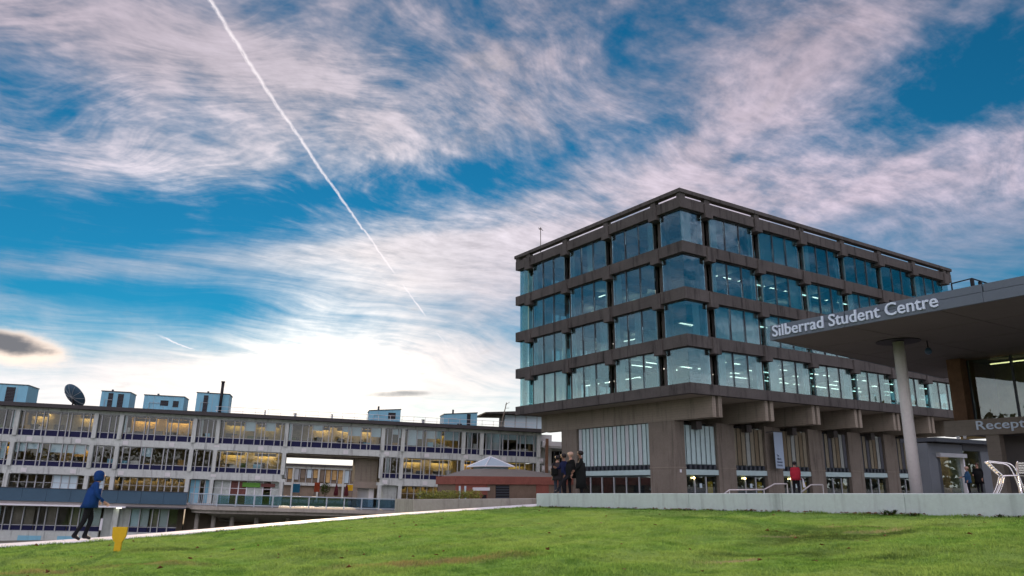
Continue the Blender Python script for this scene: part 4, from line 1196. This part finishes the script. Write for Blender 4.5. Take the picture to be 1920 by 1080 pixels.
piece('entrance_lamp', M['strip'], lower, 13.3, 13.75, -7.9, -7.6, -1.80, -1.75)
piece('drain_pipe', M['white_paint'], lower, 11.98, 12.2, -7.5, -7.36, -3.9, -2.8)
piece('vent_panel', M['cabin'], lower, 5.0, 7.0, -7.40, -7.36, -5.2, -4.5)
piece('vent_panel', M['cabin'], lower, 8.4, 10.4, -7.40, -7.36, -5.2, -4.5)

# balustrade with a rounded corner and the concrete edge below it
bal = empty('balustrade', BLKM, 'pale blue balustrade with glass panels and curved end on the deck edge', 'railing')
curve = [(19.75, -6.2)] + [(22.6 - 2.85 * math.cos(a), -6.2 - 2.5 * math.sin(a)) for a in [k * math.pi / 20 for k in range(1, 11)]] + [(40.4, -8.7)]
MB().tube([(x, y, -0.20) for x, y in curve], 0.055, 6).build('top_rail', M['rail_blue'], bal)
MB().tube([(x, y, DZ + 0.10) for x, y in curve], 0.045, 6).build('bottom_rail', M['rail_blue'], bal)
pc = np.array(curve[:-1]); seg = np.r_[0, np.cumsum(np.linalg.norm(np.diff(pc, axis=0), axis=1))]
for s in np.arange(0.05, seg[-1], 0.21):
    x, y = np.interp(s, seg, pc[:, 0]), np.interp(s, seg, pc[:, 1])
    piece('baluster', M['rail_blue'], bal, x - .02, x + .02, y - .02, y + .02, DZ + 0.02, -0.25)
x = 22.6; i = 0
while x < 40.3:
    piece('post', M['rail_blue'], bal, x - .05, x + .05, -8.75, -8.65, DZ - 0.05, -0.2)
    if x + 1.6 < 40.4: piece('glass_panel', M['rail_glass'], bal, x + .07, x + 1.70, -8.71, -8.69, DZ + 0.16, -0.27)
    x += 1.776
piece('post', M['rail_blue'], bal, 40.33, 40.43, -8.75, -8.65, DZ - 0.05, -0.2)
def edge_strip(name, off0, off1, z0, z1, mat, slope=0.0):
    pts = [(19.6, -4.0)] + curve; P = np.array(pts); Tn = np.gradient(P, axis=0); Tn /= np.linalg.norm(Tn, axis=1)[:, None]
    Nn = np.stack([Tn[:, 1], -Tn[:, 0]], 1)
    rs = []
    for p, n in zip(P, Nn):
        a, b = p + n * off0, p + n * off1
        rs.append([(b[0], b[1], z0), (a[0], a[1], z0 - slope), (a[0], a[1], z1), (b[0], b[1], z1)])
    return MB().rings(rs).build(name, mat, deck)
edge_strip('deck_edge', -0.9, 0.18, -1.72, DZ - 0.06, M['deck_conc'])
edge_strip('deck_edge_lower', -1.8, -0.25, -2.05, -1.725, M['deck_conc'])
edge_strip('deck_haunch', -4.2, -1.5, -2.1, -2.055, M['deck_conc'], 0.85)
for t in (20.6, 22.2, 24.0, 26.4, 29.5, 33.0):
    MB().cyl(t, -6.0, -6.2, -2.0, 0.22, 0.22, 14).build('deck_column', M['deck_conc'], deck, True)
piece('under_deck_wall', M['room'], deck, 19.0, 41.0, -3.2, -3.0, -6.5, -1.6)

# ================================================================== planter wall, hedge, brick pavilion
PWM = Matrix.Translation((-5.97, 49.0, 0)) @ Matrix.Rotation(YAW, 4, 'Z')
pw_ = empty('planter_wall', PWM, 'plain grey concrete planter wall between the balustrade and the low lawn wall', 'wall')
for a, b in ((0.0, 3.2), (3.21, 6.4), (6.41, 9.9)):
    MB().bbox(a, b, 0.0, 0.35, -4.0, -0.80, 0.02).build('concrete_panel', M['deck_conc'], pw_)
MB().bbox(0.0, 0.35, 0.355, 2.6, -4.0, -0.80, 0.02).build('concrete_panel', M['deck_conc'], pw_)
piece('planter_soil', M['bark'], pw_, 0.36, 9.8, 0.36, 2.4, -4.0, -1.05)
def foliage(n, rx, ry, rz, s, mat, r_):
    V, Fc = [], []
    for i in range(n):
        while True:
            p = Vector((r_.uniform(-1, 1), r_.uniform(-1, 1), r_.uniform(-1, 1)))
            if 0.15 < p.length < 1: break
        p = Vector((p.x * rx, p.y * ry, p.z * rz)); q = Vector((r_.gauss(0, 1), r_.gauss(0, 1), r_.gauss(0, 1))).normalized(); u = q.orthogonal().normalized() * s * r_.uniform(.6, 1.3); v = q.cross(u)
        o = len(V); V += [p - u, p + v * .5, p + u, p - v * .5]; Fc.append((o, o + 1, o + 2, o + 3))
    return V, Fc
fr_ = random.Random(9)
M['hedge_leaf'] = surf('yellow green hedge leaf', (0.22, 0.25, 0.045), 0.7, 0.5, 2.0, 9.0)
M['tree_leaf'] = surf('dull autumn leaf', (0.075, 0.065, 0.02), 0.8, 0.5, 1.0, 5.0)
hg = empty('hedge', PWM, 'low yellow green hedge above the planter wall', 'hedge')
mb = MB(); st_ = MB()
for k in range(18):
    V, Fc = foliage(190, 0.32, 0.3, 0.30 + 0.10 * fr_.random(), 0.05, None, fr_); c = Vector((0.9 + k * 0.25, 0.85, -0.60 + fr_.uniform(-.07, .07)))
    mb.add([p + c for p in V], Fc); st_.tube([(c.x, c.y, -1.06), (c.x + .03, c.y, -0.6)], 0.012, 5)
mb.build('foliage', M['hedge_leaf'], hg); o_ = st_.build('stems', M['bark'], hg); o_['kind'] = 'stuff'

BK = Matrix.Translation((-4.326, 62.0, 0)) @ Matrix.Rotation(YAW, 4, 'Z')
bp = empty('brick_pavilion', BK, 'single storey red brick pavilion with glass pyramid rooflight', 'building')
piece('parapet', M['brick_red'], bp, -0.12, 13.0, -0.12, 3.0, 0.12, 0.74)
piece('parapet', M['brick_red'], bp, 4.6, 13.0, 3.003, 10.0, 0.12, 0.735)
piece('wall', M['brick_buff'], bp, 0.0, 12.9, 0.02, 2.9, -3.0, 0.118)
piece('wall', M['brick_buff'], bp, 4.7, 12.9, 2.903, 9.8, -3.0, 0.117)
for a, b in ((-0.02, 2.9), (7.7, 9.0)): piece('brick_panel', M['brick_red'], bp, a, b, -0.03, 0.018, -3.0, 0.117)
wv_ = piece('window', M['black'], bp, 3.7, 5.0, -0.02, 0.015, -0.98, 0.05)
for i in range(5): piece('slat', M['dark_metal'], bp, 3.72, 4.98, -0.04, -0.021, -0.95 + i * .2, -0.85 + i * .2)
piece('glazed_door', M['blind'], bp, 0.25, 0.42, -0.045, -0.031, -1.0, 0.0)
piece('glazed_door', M['blind'], bp, 0.75, 0.92, -0.045, -0.031, -1.0, 0.0)
piece('name_board', M['white_paint'], bp, 1.5, 3.1, -0.06, -0.031, -0.36, -0.12)
piece('wall_lamp', M['black'], bp, 2.4, 2.75, -0.14, -0.031, -1.0, -0.68)
# low hipped roof
MB().hexa([(2.4, 0.3, 0.742), (12.6, 0.3, 0.742), (12.6, 9.0, 0.742), (2.4, 7.0, 0.742), (4.8, 3.6, 1.42), (8.6, 3.6, 1.42), (8.6, 6.4, 1.42), (4.8, 6.4, 1.42)]).build('hip_roof', M['roof_grey'], bp)
sk = MB().box(5.3, 7.5, 3.9, 6.1, 1.42, 1.62).build('rooflight', M['blind'], bp)
ap = (6.4, 5.0, 2.5); q4 = [(4.9, 3.5, 1.64), (7.9, 3.5, 1.64), (7.9, 6.5, 1.64), (4.9, 6.5, 1.64)]
M['skylight'] = surf('frosted rooflight glass', (0.42, 0.55, 0.60), 0.25, 0.08, spec=0.5)
for i in range(4): MB().add([q4[i], q4[(i + 1) % 4], ap, tuple(c - (0.03 if j == 2 else 0) for j, c in enumerate(q4[i]))], [(0, 1, 2)]).build('rooflight_pane', M['skylight'], sk)
for i in range(4):
    MB().tube([q4[i], ap], 0.06, 6).build('glazing_bar', M['white_paint'], sk); MB().tube([q4[i], q4[(i + 1) % 4]], 0.06, 6).build('glazing_bar', M['white_paint'], sk)

# ================================================================== beyond the gateway
fb = empty('far_block', BLKM @ Matrix.Translation((0, 40.0, 0)), 'distant concrete block seen through the gateway', 'building')
piece('roof_edge', M['roof_dark'], fb, 20.0, 46.0, -0.6, 8, 4.0, 4.3)
piece('wall', M['room'], fb, 20.0, 46.0, 0.4, 0.5, -1.3, 4.0)
piece('band', M['block_conc'], fb, 20.0, 46.0, -0.1, 0.39, 3.55, 3.997)
piece('band', M['block_conc'], fb, 20.0, 46.0, -0.1, 0.39, 0.9, 1.35)
for k in range(26):
    if k % 4 == 0: piece('column', M['block_conc'], fb, 20.4 + k, 20.7 + k, -0.2, 0.38, -1.3, 3.54)
    else: piece('mullion', M['mullion'], fb, 20.5 + k, 20.6 + k, 0.0, 0.38, 1.36, 3.54)
    piece('blind', [M['blind'], M['room'], M['curtain'], M['room_warm'], M['blind']][fr_.randrange(5)], fb, 20.72 + k, 21.38 + k, 0.2, 0.22, 1.36 + fr_.random() * .8, 3.5)
def poster(t, n, z, w, h, mat, label):
    r = empty('notice_board', BLKM @ Matrix.Translation((t, n, DZ)), label, 'notice board', 'notice boards beyond the gateway')
    piece('board', mat, r, -w / 2, w / 2, 0, 0.05, z - DZ, z - DZ + h)
    for s in (-w / 2 + .05, w / 2 - .05): piece('leg', M['dark_metal'], r, s - .03, s + .03, 0.055, 0.10, 0, z - DZ + h * .9)
poster(29.7, 14, 0.0, 0.9, 1.1, surf('bright blue poster', (0.02, 0.22, 0.50), 0.5, 0.1), 'bright blue notice board beyond the gateway')
poster(32.3, 14, 0.15, 0.7, 1.2, surf('orange red poster', (0.50, 0.10, 0.04), 0.5, 0.2), 'orange red notice board beyond the gateway')
poster(36.9, 22, 0.4, 0.8, 0.8, M['yellow'], 'yellow notice board beyond the gateway')
def cafe(t, n, col, label):
    r = empty('cafe_parasol', BLKM @ Matrix.Translation((t, n, DZ)), label, 'parasol', 'folded parasols beyond the gateway')
    MB().cyl(0, 0, 0, 2.7, 0.035, 0.035, 8).build('pole', M['dark_metal'], r)
    MB().rings([[(q * math.cos(a), q * math.sin(a), z) for a in [k * math.pi / 5 for k in range(10)]] for q, z in ((0.28, 1.0), (0.32, 1.25), (0.2, 2.0), (0.05, 2.6))]).build('folded_canopy', col, r)
    MB().cyl(0, 0, 0, 0.08, 0.3, 0.3, 12).build('base', M['deck_conc'], r)
mar = surf('maroon canvas', (0.10, 0.02, 0.03), 0.8, 0.2)
cafe(34.9, 18, mar, 'folded maroon parasol, left one beyond the gateway'); cafe(36.3, 19, mar, 'folded maroon parasol, right one beyond the gateway')
tr_ = empty('small_tree', BLKM @ Matrix.Translation((33.4, 17.0, DZ)), 'small green tree standing beyond the gateway', 'tree')
MB().tube([(0, 0, 0), (0.05, 0, 0.9), (0.0, 0, 1.6)], [0.07, 0.06, 0.03], 7).build('trunk', M['bark'], tr_)
V, Fc = foliage(420, 0.65, 0.65, 0.8, 0.11, None, fr_); MB().add([p + Vector((0, 0, 1.9)) for p in V], Fc).build('crown', M['tree_green'], tr_)
t2 = empty('rooftop_tree', BLKM @ Matrix.Translation((3.0, 30.0, DZ)), 'dark bushy tree crown showing above the block roof beside the dish', 'tree')
MB().tube([(0, 0, 0), (0.2, 0, 5.0), (0, 0, 9.0)], [0.3, 0.22, 0.1], 8).build('trunk', M['bark'], t2)
mb = MB()
for k in range(9):
    V, Fc = foliage(260, 1.1, 1.1, 0.9, 0.16, None, fr_); c = Vector((-2.4 + k * 0.75, fr_.uniform(-1, 1), 10.9 - 0.14 * k + fr_.uniform(-.3, .25)))
    mb.add([p + c for p in V], Fc)
mb.build('crown', M['tree_leaf'], t2)

# belt of trees behind the camera: out of the picture, but mirrored in the windows
def wood():
    n = 42000
    line = np.array([(125, 122), (108, 60), (90, 0), (70, -50), (0, -78), (-70, -50), (-95, 0), (-108, 45)], float)
    u = rng.random(n) * (len(line) - 1); i = u.astype(int); f = (u - i)[:, None]
    c = line[i] * (1 - f) + line[i + 1] * f + rng.normal(size=(n, 2)) * 5.0
    topz = 9.0 + 3.5 * np.sin(u * 9.0) + 2.2 * np.sin(u * 23.0 + 1) + 1.5 * np.sin(u * 51.0)
    z = -4.0 + (topz + 4.0) * rng.random(n) ** 0.75
    c = np.concatenate([c, z[:, None]], 1)
    q = rng.normal(size=(n, 3)); q /= np.linalg.norm(q, axis=1)[:, None]
    u = np.cross(q, rng.normal(size=(n, 3))); u /= np.linalg.norm(u, axis=1)[:, None]; v = np.cross(q, u)
    s_ = (0.4 + 0.5 * rng.random(n))[:, None]
    V = np.stack([c - u * s_, c + v * s_ * .6, c + u * s_, c - v * s_ * .6], 1).reshape(-1, 3)
    me = bpy.data.meshes.new('woodland'); me.from_pydata(V.tolist(), [], np.arange(n * 4).reshape(-1, 4).tolist()); me.materials.append(M['tree_leaf'])
    tag(link('woodland', me), 'belt of dull autumn trees mirrored in the windows', 'trees', kind='stuff')
wood()

# ================================================================== people
SKIN = surf('skin', (0.42, 0.25, 0.18), 0.6, 0.08)
SKIN2 = surf('darker skin', (0.22, 0.12, 0.08), 0.6, 0.08)
HAIR = {'black': surf('black hair', (0.012, 0.010, 0.010), 0.6, 0.2), 'blond': surf('fair hair', (0.42, 0.30, 0.22), 0.6, 0.2), 'brown': surf('brown hair', (0.05, 0.03, 0.02), 0.6, 0.2)}
SHOE = surf('dark shoe', (0.015, 0.015, 0.017), 0.5, 0.1)


def person(label, mat, h, pose, top, legs, hair='black', skin=None, hood=None, bulk=1.0, coat=None, group=None):
    """one continuous body grown over a posed skeleton; faces +x, feet at z = 0, h metres tall"""
    k = h / 1.75
    J = {'pelvis': (0, 0, 0.95), 'waist': (0, 0, 1.10), 'chest': (0.01, 0, 1.30), 'neckb': (0.0, 0, 1.46), 'neck': (0.02, 0, 1.53), 'jaw': (0.045, 0, 1.585), 'skull': (0.03, 0, 1.655), 'crown': (0.02, 0, 1.70), 'nose': (0.125, 0, 1.625)}
    for s, y in (('l', 1), ('r', -1)):
        J.update({'sh' + s: (0, 0.18 * y, 1.42), 'el' + s: (-0.03, 0.23 * y, 1.14), 'wr' + s: (0.06, 0.22 * y, 0.90), 'hip' + s: (0, 0.095 * y, 0.90), 'kn' + s: (0.02, 0.10 * y, 0.49), 'an' + s: (-0.02, 0.10 * y, 0.085), 'toe' + s: (0.15, 0.12 * y, 0.035), 'heel' + s: (-0.06, 0.10 * y, 0.04)})
    J.update(pose)
    Rd = {'pelvis': .135, 'waist': .125, 'chest': .15, 'neckb': .085, 'neck': .055, 'jaw': .072, 'skull': .098, 'crown': .075, 'nose': .018}
    for s in 'lr': Rd.update({'sh' + s: .075, 'el' + s: .05, 'wr' + s: .034, 'hip' + s: .105, 'kn' + s: .068, 'an' + s: .046, 'toe' + s: .036, 'heel' + s: .04})
    for q in ('pelvis', 'waist', 'chest', 'shl', 'shr', 'ell', 'elr'): Rd[q] *= bulk
    E = [('pelvis', 'waist', 0), ('waist', 'chest', 0), ('chest', 'neckb', 0), ('neckb', 'neck', 2), ('neck', 'jaw', 2), ('jaw', 'skull', 2), ('skull', 'crown', 2), ('skull', 'nose', 2)]
    for s in 'lr': E += [('chest', 'sh' + s, 0), ('sh' + s, 'el' + s, 0), ('el' + s, 'wr' + s, 0), ('pelvis', 'hip' + s, 1), ('hip' + s, 'kn' + s, 1), ('kn' + s, 'an' + s, 1), ('an' + s, 'toe' + s, 3), ('an' + s, 'heel' + s, 3)]
    for s, y in (('l', 1), ('r', -1)):
        w = Vector(J['wr' + s]); d = (w - Vector(J['el' + s])).normalized()
        side = d.cross(Vector((0, y, 0))).normalized() if abs(d.y) < 0.9 else Vector((1, 0, 0)); nrm = side.cross(d).normalized()
        J['pa' + s] = tuple(w + d * 0.07); Rd['pa' + s] = .032; E.append(('wr' + s, 'pa' + s, 2))
        for i, (o, l) in enumerate(((-0.030, .075), (-0.010, .09), (0.010, .085), (0.030, .065))):
            a = w + d * 0.10 + side * o; b = a + d * l * 0.55 + nrm * 0.006; c = b + d * l * 0.35 + nrm * 0.028
            for nme, p, rr in (('a', a, .0105), ('b', b, .0095), ('c', c, .008)): J[f'f{i}{nme}{s}'] = tuple(p); Rd[f'f{i}{nme}{s}'] = rr
            E += [('pa' + s, f'f{i}a{s}', 2), (f'f{i}a{s}', f'f{i}b{s}', 2), (f'f{i}b{s}', f'f{i}c{s}', 2)]
        a = w + d * 0.04 + side * 0.045; b = a + d * 0.05 + side * 0.012
        J['th' + s] = tuple(a); Rd['th' + s] = .012; J['tt' + s] = tuple(b); Rd['tt' + s] = .010; E += [('pa' + s, 'th' + s, 2), ('th' + s, 'tt' + s, 2)]
    names = list(J); ix = {n: i for i, n in enumerate(names)}
    me = bpy.data.meshes.new('person'); me.from_pydata([tuple(c * k for c in J[n]) for n in names], [(ix[a], ix[b]) for a, b, _ in E], [])
    ob = bpy.data.objects.new('person', me); COL.objects.link(ob)
    sm = ob.modifiers.new('skin', 'SKIN'); sm.use_smooth_shade = True; sm.branch_smoothing = 0.3
    sv = me.skin_vertices[0].data
    for n in names:
        sv[ix[n]].radius = (Rd[n] * k,) * 2; sv[ix[n]].use_root = (n == 'pelvis')
    for n in ('chest', 'waist', 'pelvis'): sv[ix[n]].radius = (Rd[n] * k * 1.12, Rd[n] * k * 0.82)
    ob.modifiers.new('sub', 'SUBSURF').levels = 1; ob.modifiers['sub'].render_levels = 1
    bpy.context.view_layer.update()
    m2 = bpy.data.meshes.new_from_object(ob.evaluated_get(bpy.context.evaluated_depsgraph_get()))
    bpy.data.objects.remove(ob)
    m2.name = 'person'; m2.materials.clear()
    for mm in (top, legs, skin or SKIN, SHOE): m2.materials.append(mm)
    A = np.array([J[a] for a, b, _ in E]) * k; B = np.array([J[b] for a, b, _ in E]) * k; lab = [c for _, _, c in E]
    for p in m2.polygons:
        c = np.array(p.center); t = np.clip(((c - A) * (B - A)).sum(1) / np.maximum(((B - A) ** 2).sum(1), 1e-9), 0, 1)
        p.material_index = lab[int((np.linalg.norm(A + (B - A) * t[:, None] - c, axis=1)).argmin())]; p.use_smooth = True
    body = link('person', m2); body.matrix_world = mat
    tag(body, label, 'person', group)
    sk_ = Vector(J['skull']) * k
    def shell(rs, zs, off, name, m):
        mb = MB(); mb.rings([[(sk_.x + off[0] + r * k * math.cos(a) * 1.08, sk_.y + r * k * math.sin(a) * 0.92, sk_.z + z * k) for a in [q * math.pi / 7 for q in range(14)]] for r, z in zip(rs, zs)])
        return mb.build(name, m, body, True)
    if hood is not None:
        shell((0.10, 0.112, 0.118, 0.108, 0.072, 0.02), (-0.15, -0.09, 0.0, 0.06, 0.10, 0.12), (-0.045 * k, 0), 'hood', hood)
    else:
        shell((0.085, 0.108, 0.112, 0.10, 0.065, 0.015), (-0.055, -0.01, 0.035, 0.075, 0.105, 0.118), (-0.028 * k, 0), 'hair', HAIR[hair])
    if coat is not None:
        pv, ch = Vector(J['pelvis']) * k, Vector(J['chest']) * k; hem = coat * k
        mb = MB(); rs = []
        for u, rx, ry in ((0.0, .15, .20), (0.35, .165, .215), (0.7, .165, .205), (1.0, .19, .235)):
            c = ch.lerp(Vector((pv.x, pv.y, hem)), u); rs.append([(c.x + rx * bulk * k * math.cos(a), c.y + ry * bulk * k * math.sin(a), c.z) for a in [q * math.pi / 9 for q in range(18)]])
        mb.rings(rs); mb.build('coat_skirt', top, body, True)
    return body


def at(x, y, z, rz): return Matrix.Translation((x, y, z)) @ Matrix.Rotation(R(rz), 4, 'Z')
def on_plaza(t, n):
    x = 0.95 + _wx.x * t + DRv.x * n; y = 31.0 + _wx.y * t + DRv.y * n; return x, y, plaza_z(x, y)


blue = cloth('royal blue jacket', (0.012, 0.048, 0.17)); navy_c = cloth('navy jacket', (0.014, 0.02, 0.06)); blk_c = cloth('black coat', (0.010, 0.012, 0.012)); grey_c = cloth('dark grey coat', (0.035, 0.033, 0.036))
trou = cloth('dark trousers', (0.016, 0.017, 0.02)); jeans = cloth('blue grey jeans', (0.04, 0.05, 0.065)); red_c = cloth('crimson jacket', (0.36, 0.028, 0.045)); blue2 = cloth('blue coat', (0.03, 0.085, 0.16))

# the walker on the path
person('walker in a bright blue hooded jacket striding along the path at left', at(-10.72, 20.28, float(plane_z(-10.72, 20.28)) + 0.045, 30), 1.72,
       {'pelvis': (0.06, 0, 0.93), 'waist': (0.09, 0, 1.08), 'chest': (0.15, 0, 1.28), 'neckb': (0.19, 0, 1.43), 'neck': (0.22, 0, 1.50), 'jaw': (0.255, 0, 1.55), 'skull': (0.245, 0, 1.62), 'crown': (0.235, 0, 1.665), 'nose': (0.335, 0, 1.585),
        'shl': (0.15, 0.18, 1.39), 'shr': (0.15, -0.18, 1.39), 'ell': (0.0, 0.25, 1.13), 'wrl': (0.20, 0.24, 0.98), 'elr': (0.20, -0.25, 1.11), 'wrr': (0.37, -0.21, 0.96),
        'hipl': (0.06, 0.095, 0.88), 'hipr': (0.06, -0.095, 0.88), 'knl': (0.15, 0.10, 0.50), 'anl': (0.04, 0.10, 0.10), 'toel': (0.20, 0.11, 0.035), 'heell': (0.0, 0.10, 0.04),
        'knr': (-0.02, -0.10, 0.47), 'anr': (-0.20, -0.10, 0.12), 'toer': (-0.05, -0.11, 0.03), 'heelr': (-0.26, -0.10, 0.10)}, blue, trou, hood=blue, bulk=1.12, coat=0.80)

# four people at the end of the wall
x, y, z = on_plaza(0.02, 1.05)
person('person in dark grey coat with shoulder bag, leftmost of four at the wall', at(x, y, z, 95), 1.62, {}, grey_c, jeans, 'black', bulk=1.08, coat=0.72)
bag = empty('shoulder_bag', at(x, y, z, 95), 'dark bag slung behind the leftmost person at the wall', 'bag')
MB().bbox(-0.28, -0.12, 0.02, 0.30, 0.86, 1.14, 0.03).build('pouch', blk_c, bag); MB().tube([(-0.2, 0.28, 1.12), (0.0, 0.06, 1.46), (0.15, -0.12, 1.25), (0.05, -0.22, 1.05), (-0.16, 0.04, 1.12)], 0.014, 6).build('strap', blk_c, bag)
x, y, z = on_plaza(0.62, 0.9)
person('person in a navy jacket, second from the left at the wall end', at(x, y, z, 200), 1.66, {'elr': (0.10, -0.24, 1.16), 'wrr': (0.28, -0.14, 1.20)}, navy_c, trou, 'black', SKIN2, bulk=1.08)
x, y, z = on_plaza(1.12, 0.85)
person('fair haired person in black with one foot up on the wall top', at(x, y, z, 205), 1.70, {'knl': (0.36, -0.02, 0.66), 'anl': (0.62, -0.02, 0.27), 'toel': (0.80, -0.02, 0.20), 'heell': (0.57, -0.02, 0.22), 'pelvis': (0.0, 0, 0.92), 'hipl': (0.03, 0.09, 0.88)}, blk_c, trou, 'blond', bulk=1.15, coat=0.74)
x, y, z = on_plaza(1.66, 0.9)
person('black haired person in a long black coat, rightmost of the four at the wall end', at(x, y, z, 185), 1.72, {'ell': (0.12, 0.24, 1.15), 'wrl': (0.26, 0.12, 1.02)}, blk_c, trou, 'black', SKIN2, bulk=1.18, coat=0.34)

# passer-by in red with a carrier bag
rx, ry = 14.62, 41.0; rz_ = plaza_z(rx, ry)
person('person in a crimson jacket seen from behind, walking towards the library', at(rx, ry, rz_, 80), 1.70, {'knl': (0.10, 0.10, 0.50), 'anl': (0.06, 0.10, 0.10), 'anr': (-0.16, -0.10, 0.11), 'toer': (0.0, -0.1, 0.03), 'heelr': (-0.2, -0.1, 0.07)}, red_c, trou, 'black', bulk=1.15, coat=0.80)
cb = empty('carrier_bag', at(rx, ry, rz_, 80), 'white carrier bag in the right hand of the person in crimson', 'bag')
MB().hexa([(-.05, -.44, .42), (.20, -.50, .42), (.22, -.38, .42), (-.03, -.32, .42), (0.0, -.38, .84), (.13, -.40, .84), (.14, -.34, .84), (0.01, -.32, .84)]).build('sack', surf('white plastic', (0.62, 0.68, 0.72), 0.4, 0.08), cb)
MB().tube([(0.03, -.36, .83), (0.06, -.30, .90), (0.1, -.36, .83)], 0.012, 6).build('handle', M['white_paint'], cb)
# two by the lit entrance
for (x, y), hh, tp, hr, rz, lab, sk2, ct in (((26.35, 46.0), 1.56, blue2, 'blond', 160, 'fair haired person in a blue coat by the lit entrance', None, 0.72), ((26.98, 46.0), 1.76, blk_c, 'brown', 215, 'taller person in a black coat by the lit entrance', None, 0.6)):
    person(lab, at(x, y, plaza_z(x, y), rz), hh, {'elr': (0.1, -0.25, 1.15), 'wrr': (0.3, -0.15, 1.1)}, tp, trou, hr, sk2, bulk=1.12, coat=ct)

# ================================================================== things on the plaza and lawn
def cafe_chair(label, mat):
    r = empty('cafe_chair', mat, label, 'chair', 'aluminium chairs behind the wall')
    def bez(pts, n=5):
        return [tuple(v) for v in np.array(smooth_line(np.array(pts, float), n))]
    for s in (-0.26, 0.26):
        MB().tube(bez([(-0.14, s, 0.0), (-0.02, s, 0.22), (0.06, s, 0.44)]), 0.013, 8).build('leg', M['steel'], r, True)
        MB().tube(bez([(0.06, s, 0.44), (-0.08, s, 0.60), (-0.19, s, 0.76)]), 0.013, 8).build('back_tube', M['steel'], r, True)
        MB().tube(bez([(-0.19, s, 0.76), (0.05, s, 0.725), (0.20, s, 0.70), (0.29, s, 0.62), (0.36, s, 0.40), (0.44, s, 0.0)]), 0.014, 8).build('leg', M['steel'], r, True)
        MB().tube([(0.06, s, 0.44), (0.345, s, 0.45)], 0.012, 8).build('seat_rail', M['steel'], r)
        MB().tube(bez([(-0.10, s * .97, 0.0), (0.02, s * .97, 0.22), (0.09, s * .97, 0.43)]), 0.010, 6).build('brace', M['steel'], r, True)
    for i in range(6): piece('seat_slat', M['steel'], r, 0.065 + i * .048, 0.10 + i * .048, -0.25, 0.25, 0.445, 0.457)
    for i in range(5):
        u = 0.25 + i * 0.16; piece('back_slat', M['steel'], r, 0.06 - 0.25 * u - .006, 0.06 - 0.25 * u + .006, -0.25, 0.25, 0.44 + 0.32 * u - .02, 0.44 + 0.32 * u + .018)
    return r
zc = -0.20
cafe_chair('aluminium chair seen from the side, left one behind the wall', at(10.83, 17.72, zc, -24))
cafe_chair('aluminium chair at the right edge of the picture', at(11.78, 18.0, zc, 62))

r_ = empty('marker_board', Matrix.Translation((-8.20, 16.98, float(lawn_z(np.array([-8.20]), np.array([16.98]))[0]))), 'yellow cup shaped marker board standing on the lawn at left', 'sign')
pr = [(-0.085, -0.03), (0.055, -0.03), (0.065, 0.20), (0.115, 0.27), (0.135, 0.31), (0.155, 0.50), (-0.155, 0.50), (-0.15, 0.30), (-0.13, 0.25), (-0.075, 0.19)]
mb = MB(); n = len(pr)
mb.add([(x, -0.02, z) for x, z in pr] + [(x, 0.02, z) for x, z in pr], [tuple(range(n)), tuple(range(2 * n - 1, n - 1, -1))] + [(i, n + i, n + (i + 1) % n, (i + 1) % n) for i in range(n)]); mb.build('board', M['yellow'], r_)
piece('backing_batten', M['bark'], r_, -0.03, 0.03, 0.021, 0.045, 0.0, 0.4)

def handrail(label, pts, posts):
    r = empty('handrail', None, label, 'handrail', 'steel handrails on the library steps')
    for dy in (0.0,): MB().tube(pts, 0.032, 8).build('rail', M['rail_steel'], r, True)
    for i in posts:
        x, y, z = pts[i]; MB().tube([(x, y, z), (x, y, -0.62)], 0.026, 8).build('post', M['rail_steel'], r)
handrail('long steel handrail dropping in a step in front of the library', [(10.0, 38, -0.40), (10.35, 38, -0.16), (12.0, 38, -0.14), (12.52, 38, 0.12), (13.1, 38, 0.13), (13.12, 38, 0.10)], (1, 2, 5))
handrail('short steel handrail beside the person in crimson', [(13.75, 38, -0.26), (14.24, 38, 0.08), (14.8, 38, 0.09), (14.82, 38, 0.07)], (3,))

bn = empty('banner', LIBM, 'tall pale blue banner hanging beside the library entrance', 'banner')
piece('cloth', M['banner'], bn, 13.15, 14.25, 3.45, 3.47, 1.42, 4.3)
piece('top_bar', M['dark_metal'], bn, 13.0, 14.3, 3.43, 3.52, 4.303, 4.36)
piece('wall_arm', M['dark_metal'], bn, 13.0, 13.06, 3.53, 4.2, 4.28, 4.34)
for i, (ln, w) in enumerate((('The', 0.30), ('Albert', 0.55), ('Sloman', 0.68), ('Library', 0.66))):
    e = empty('print', Matrix.Translation((13.32, 3.44, 2.35 - 0.25 * i))); e.parent = bn; e.matrix_local = Matrix.Translation((13.32, 3.44, 2.35 - 0.25 * i))
    letters(ln, w, 0.17, 0.008, M['ink'], e, 0.01)
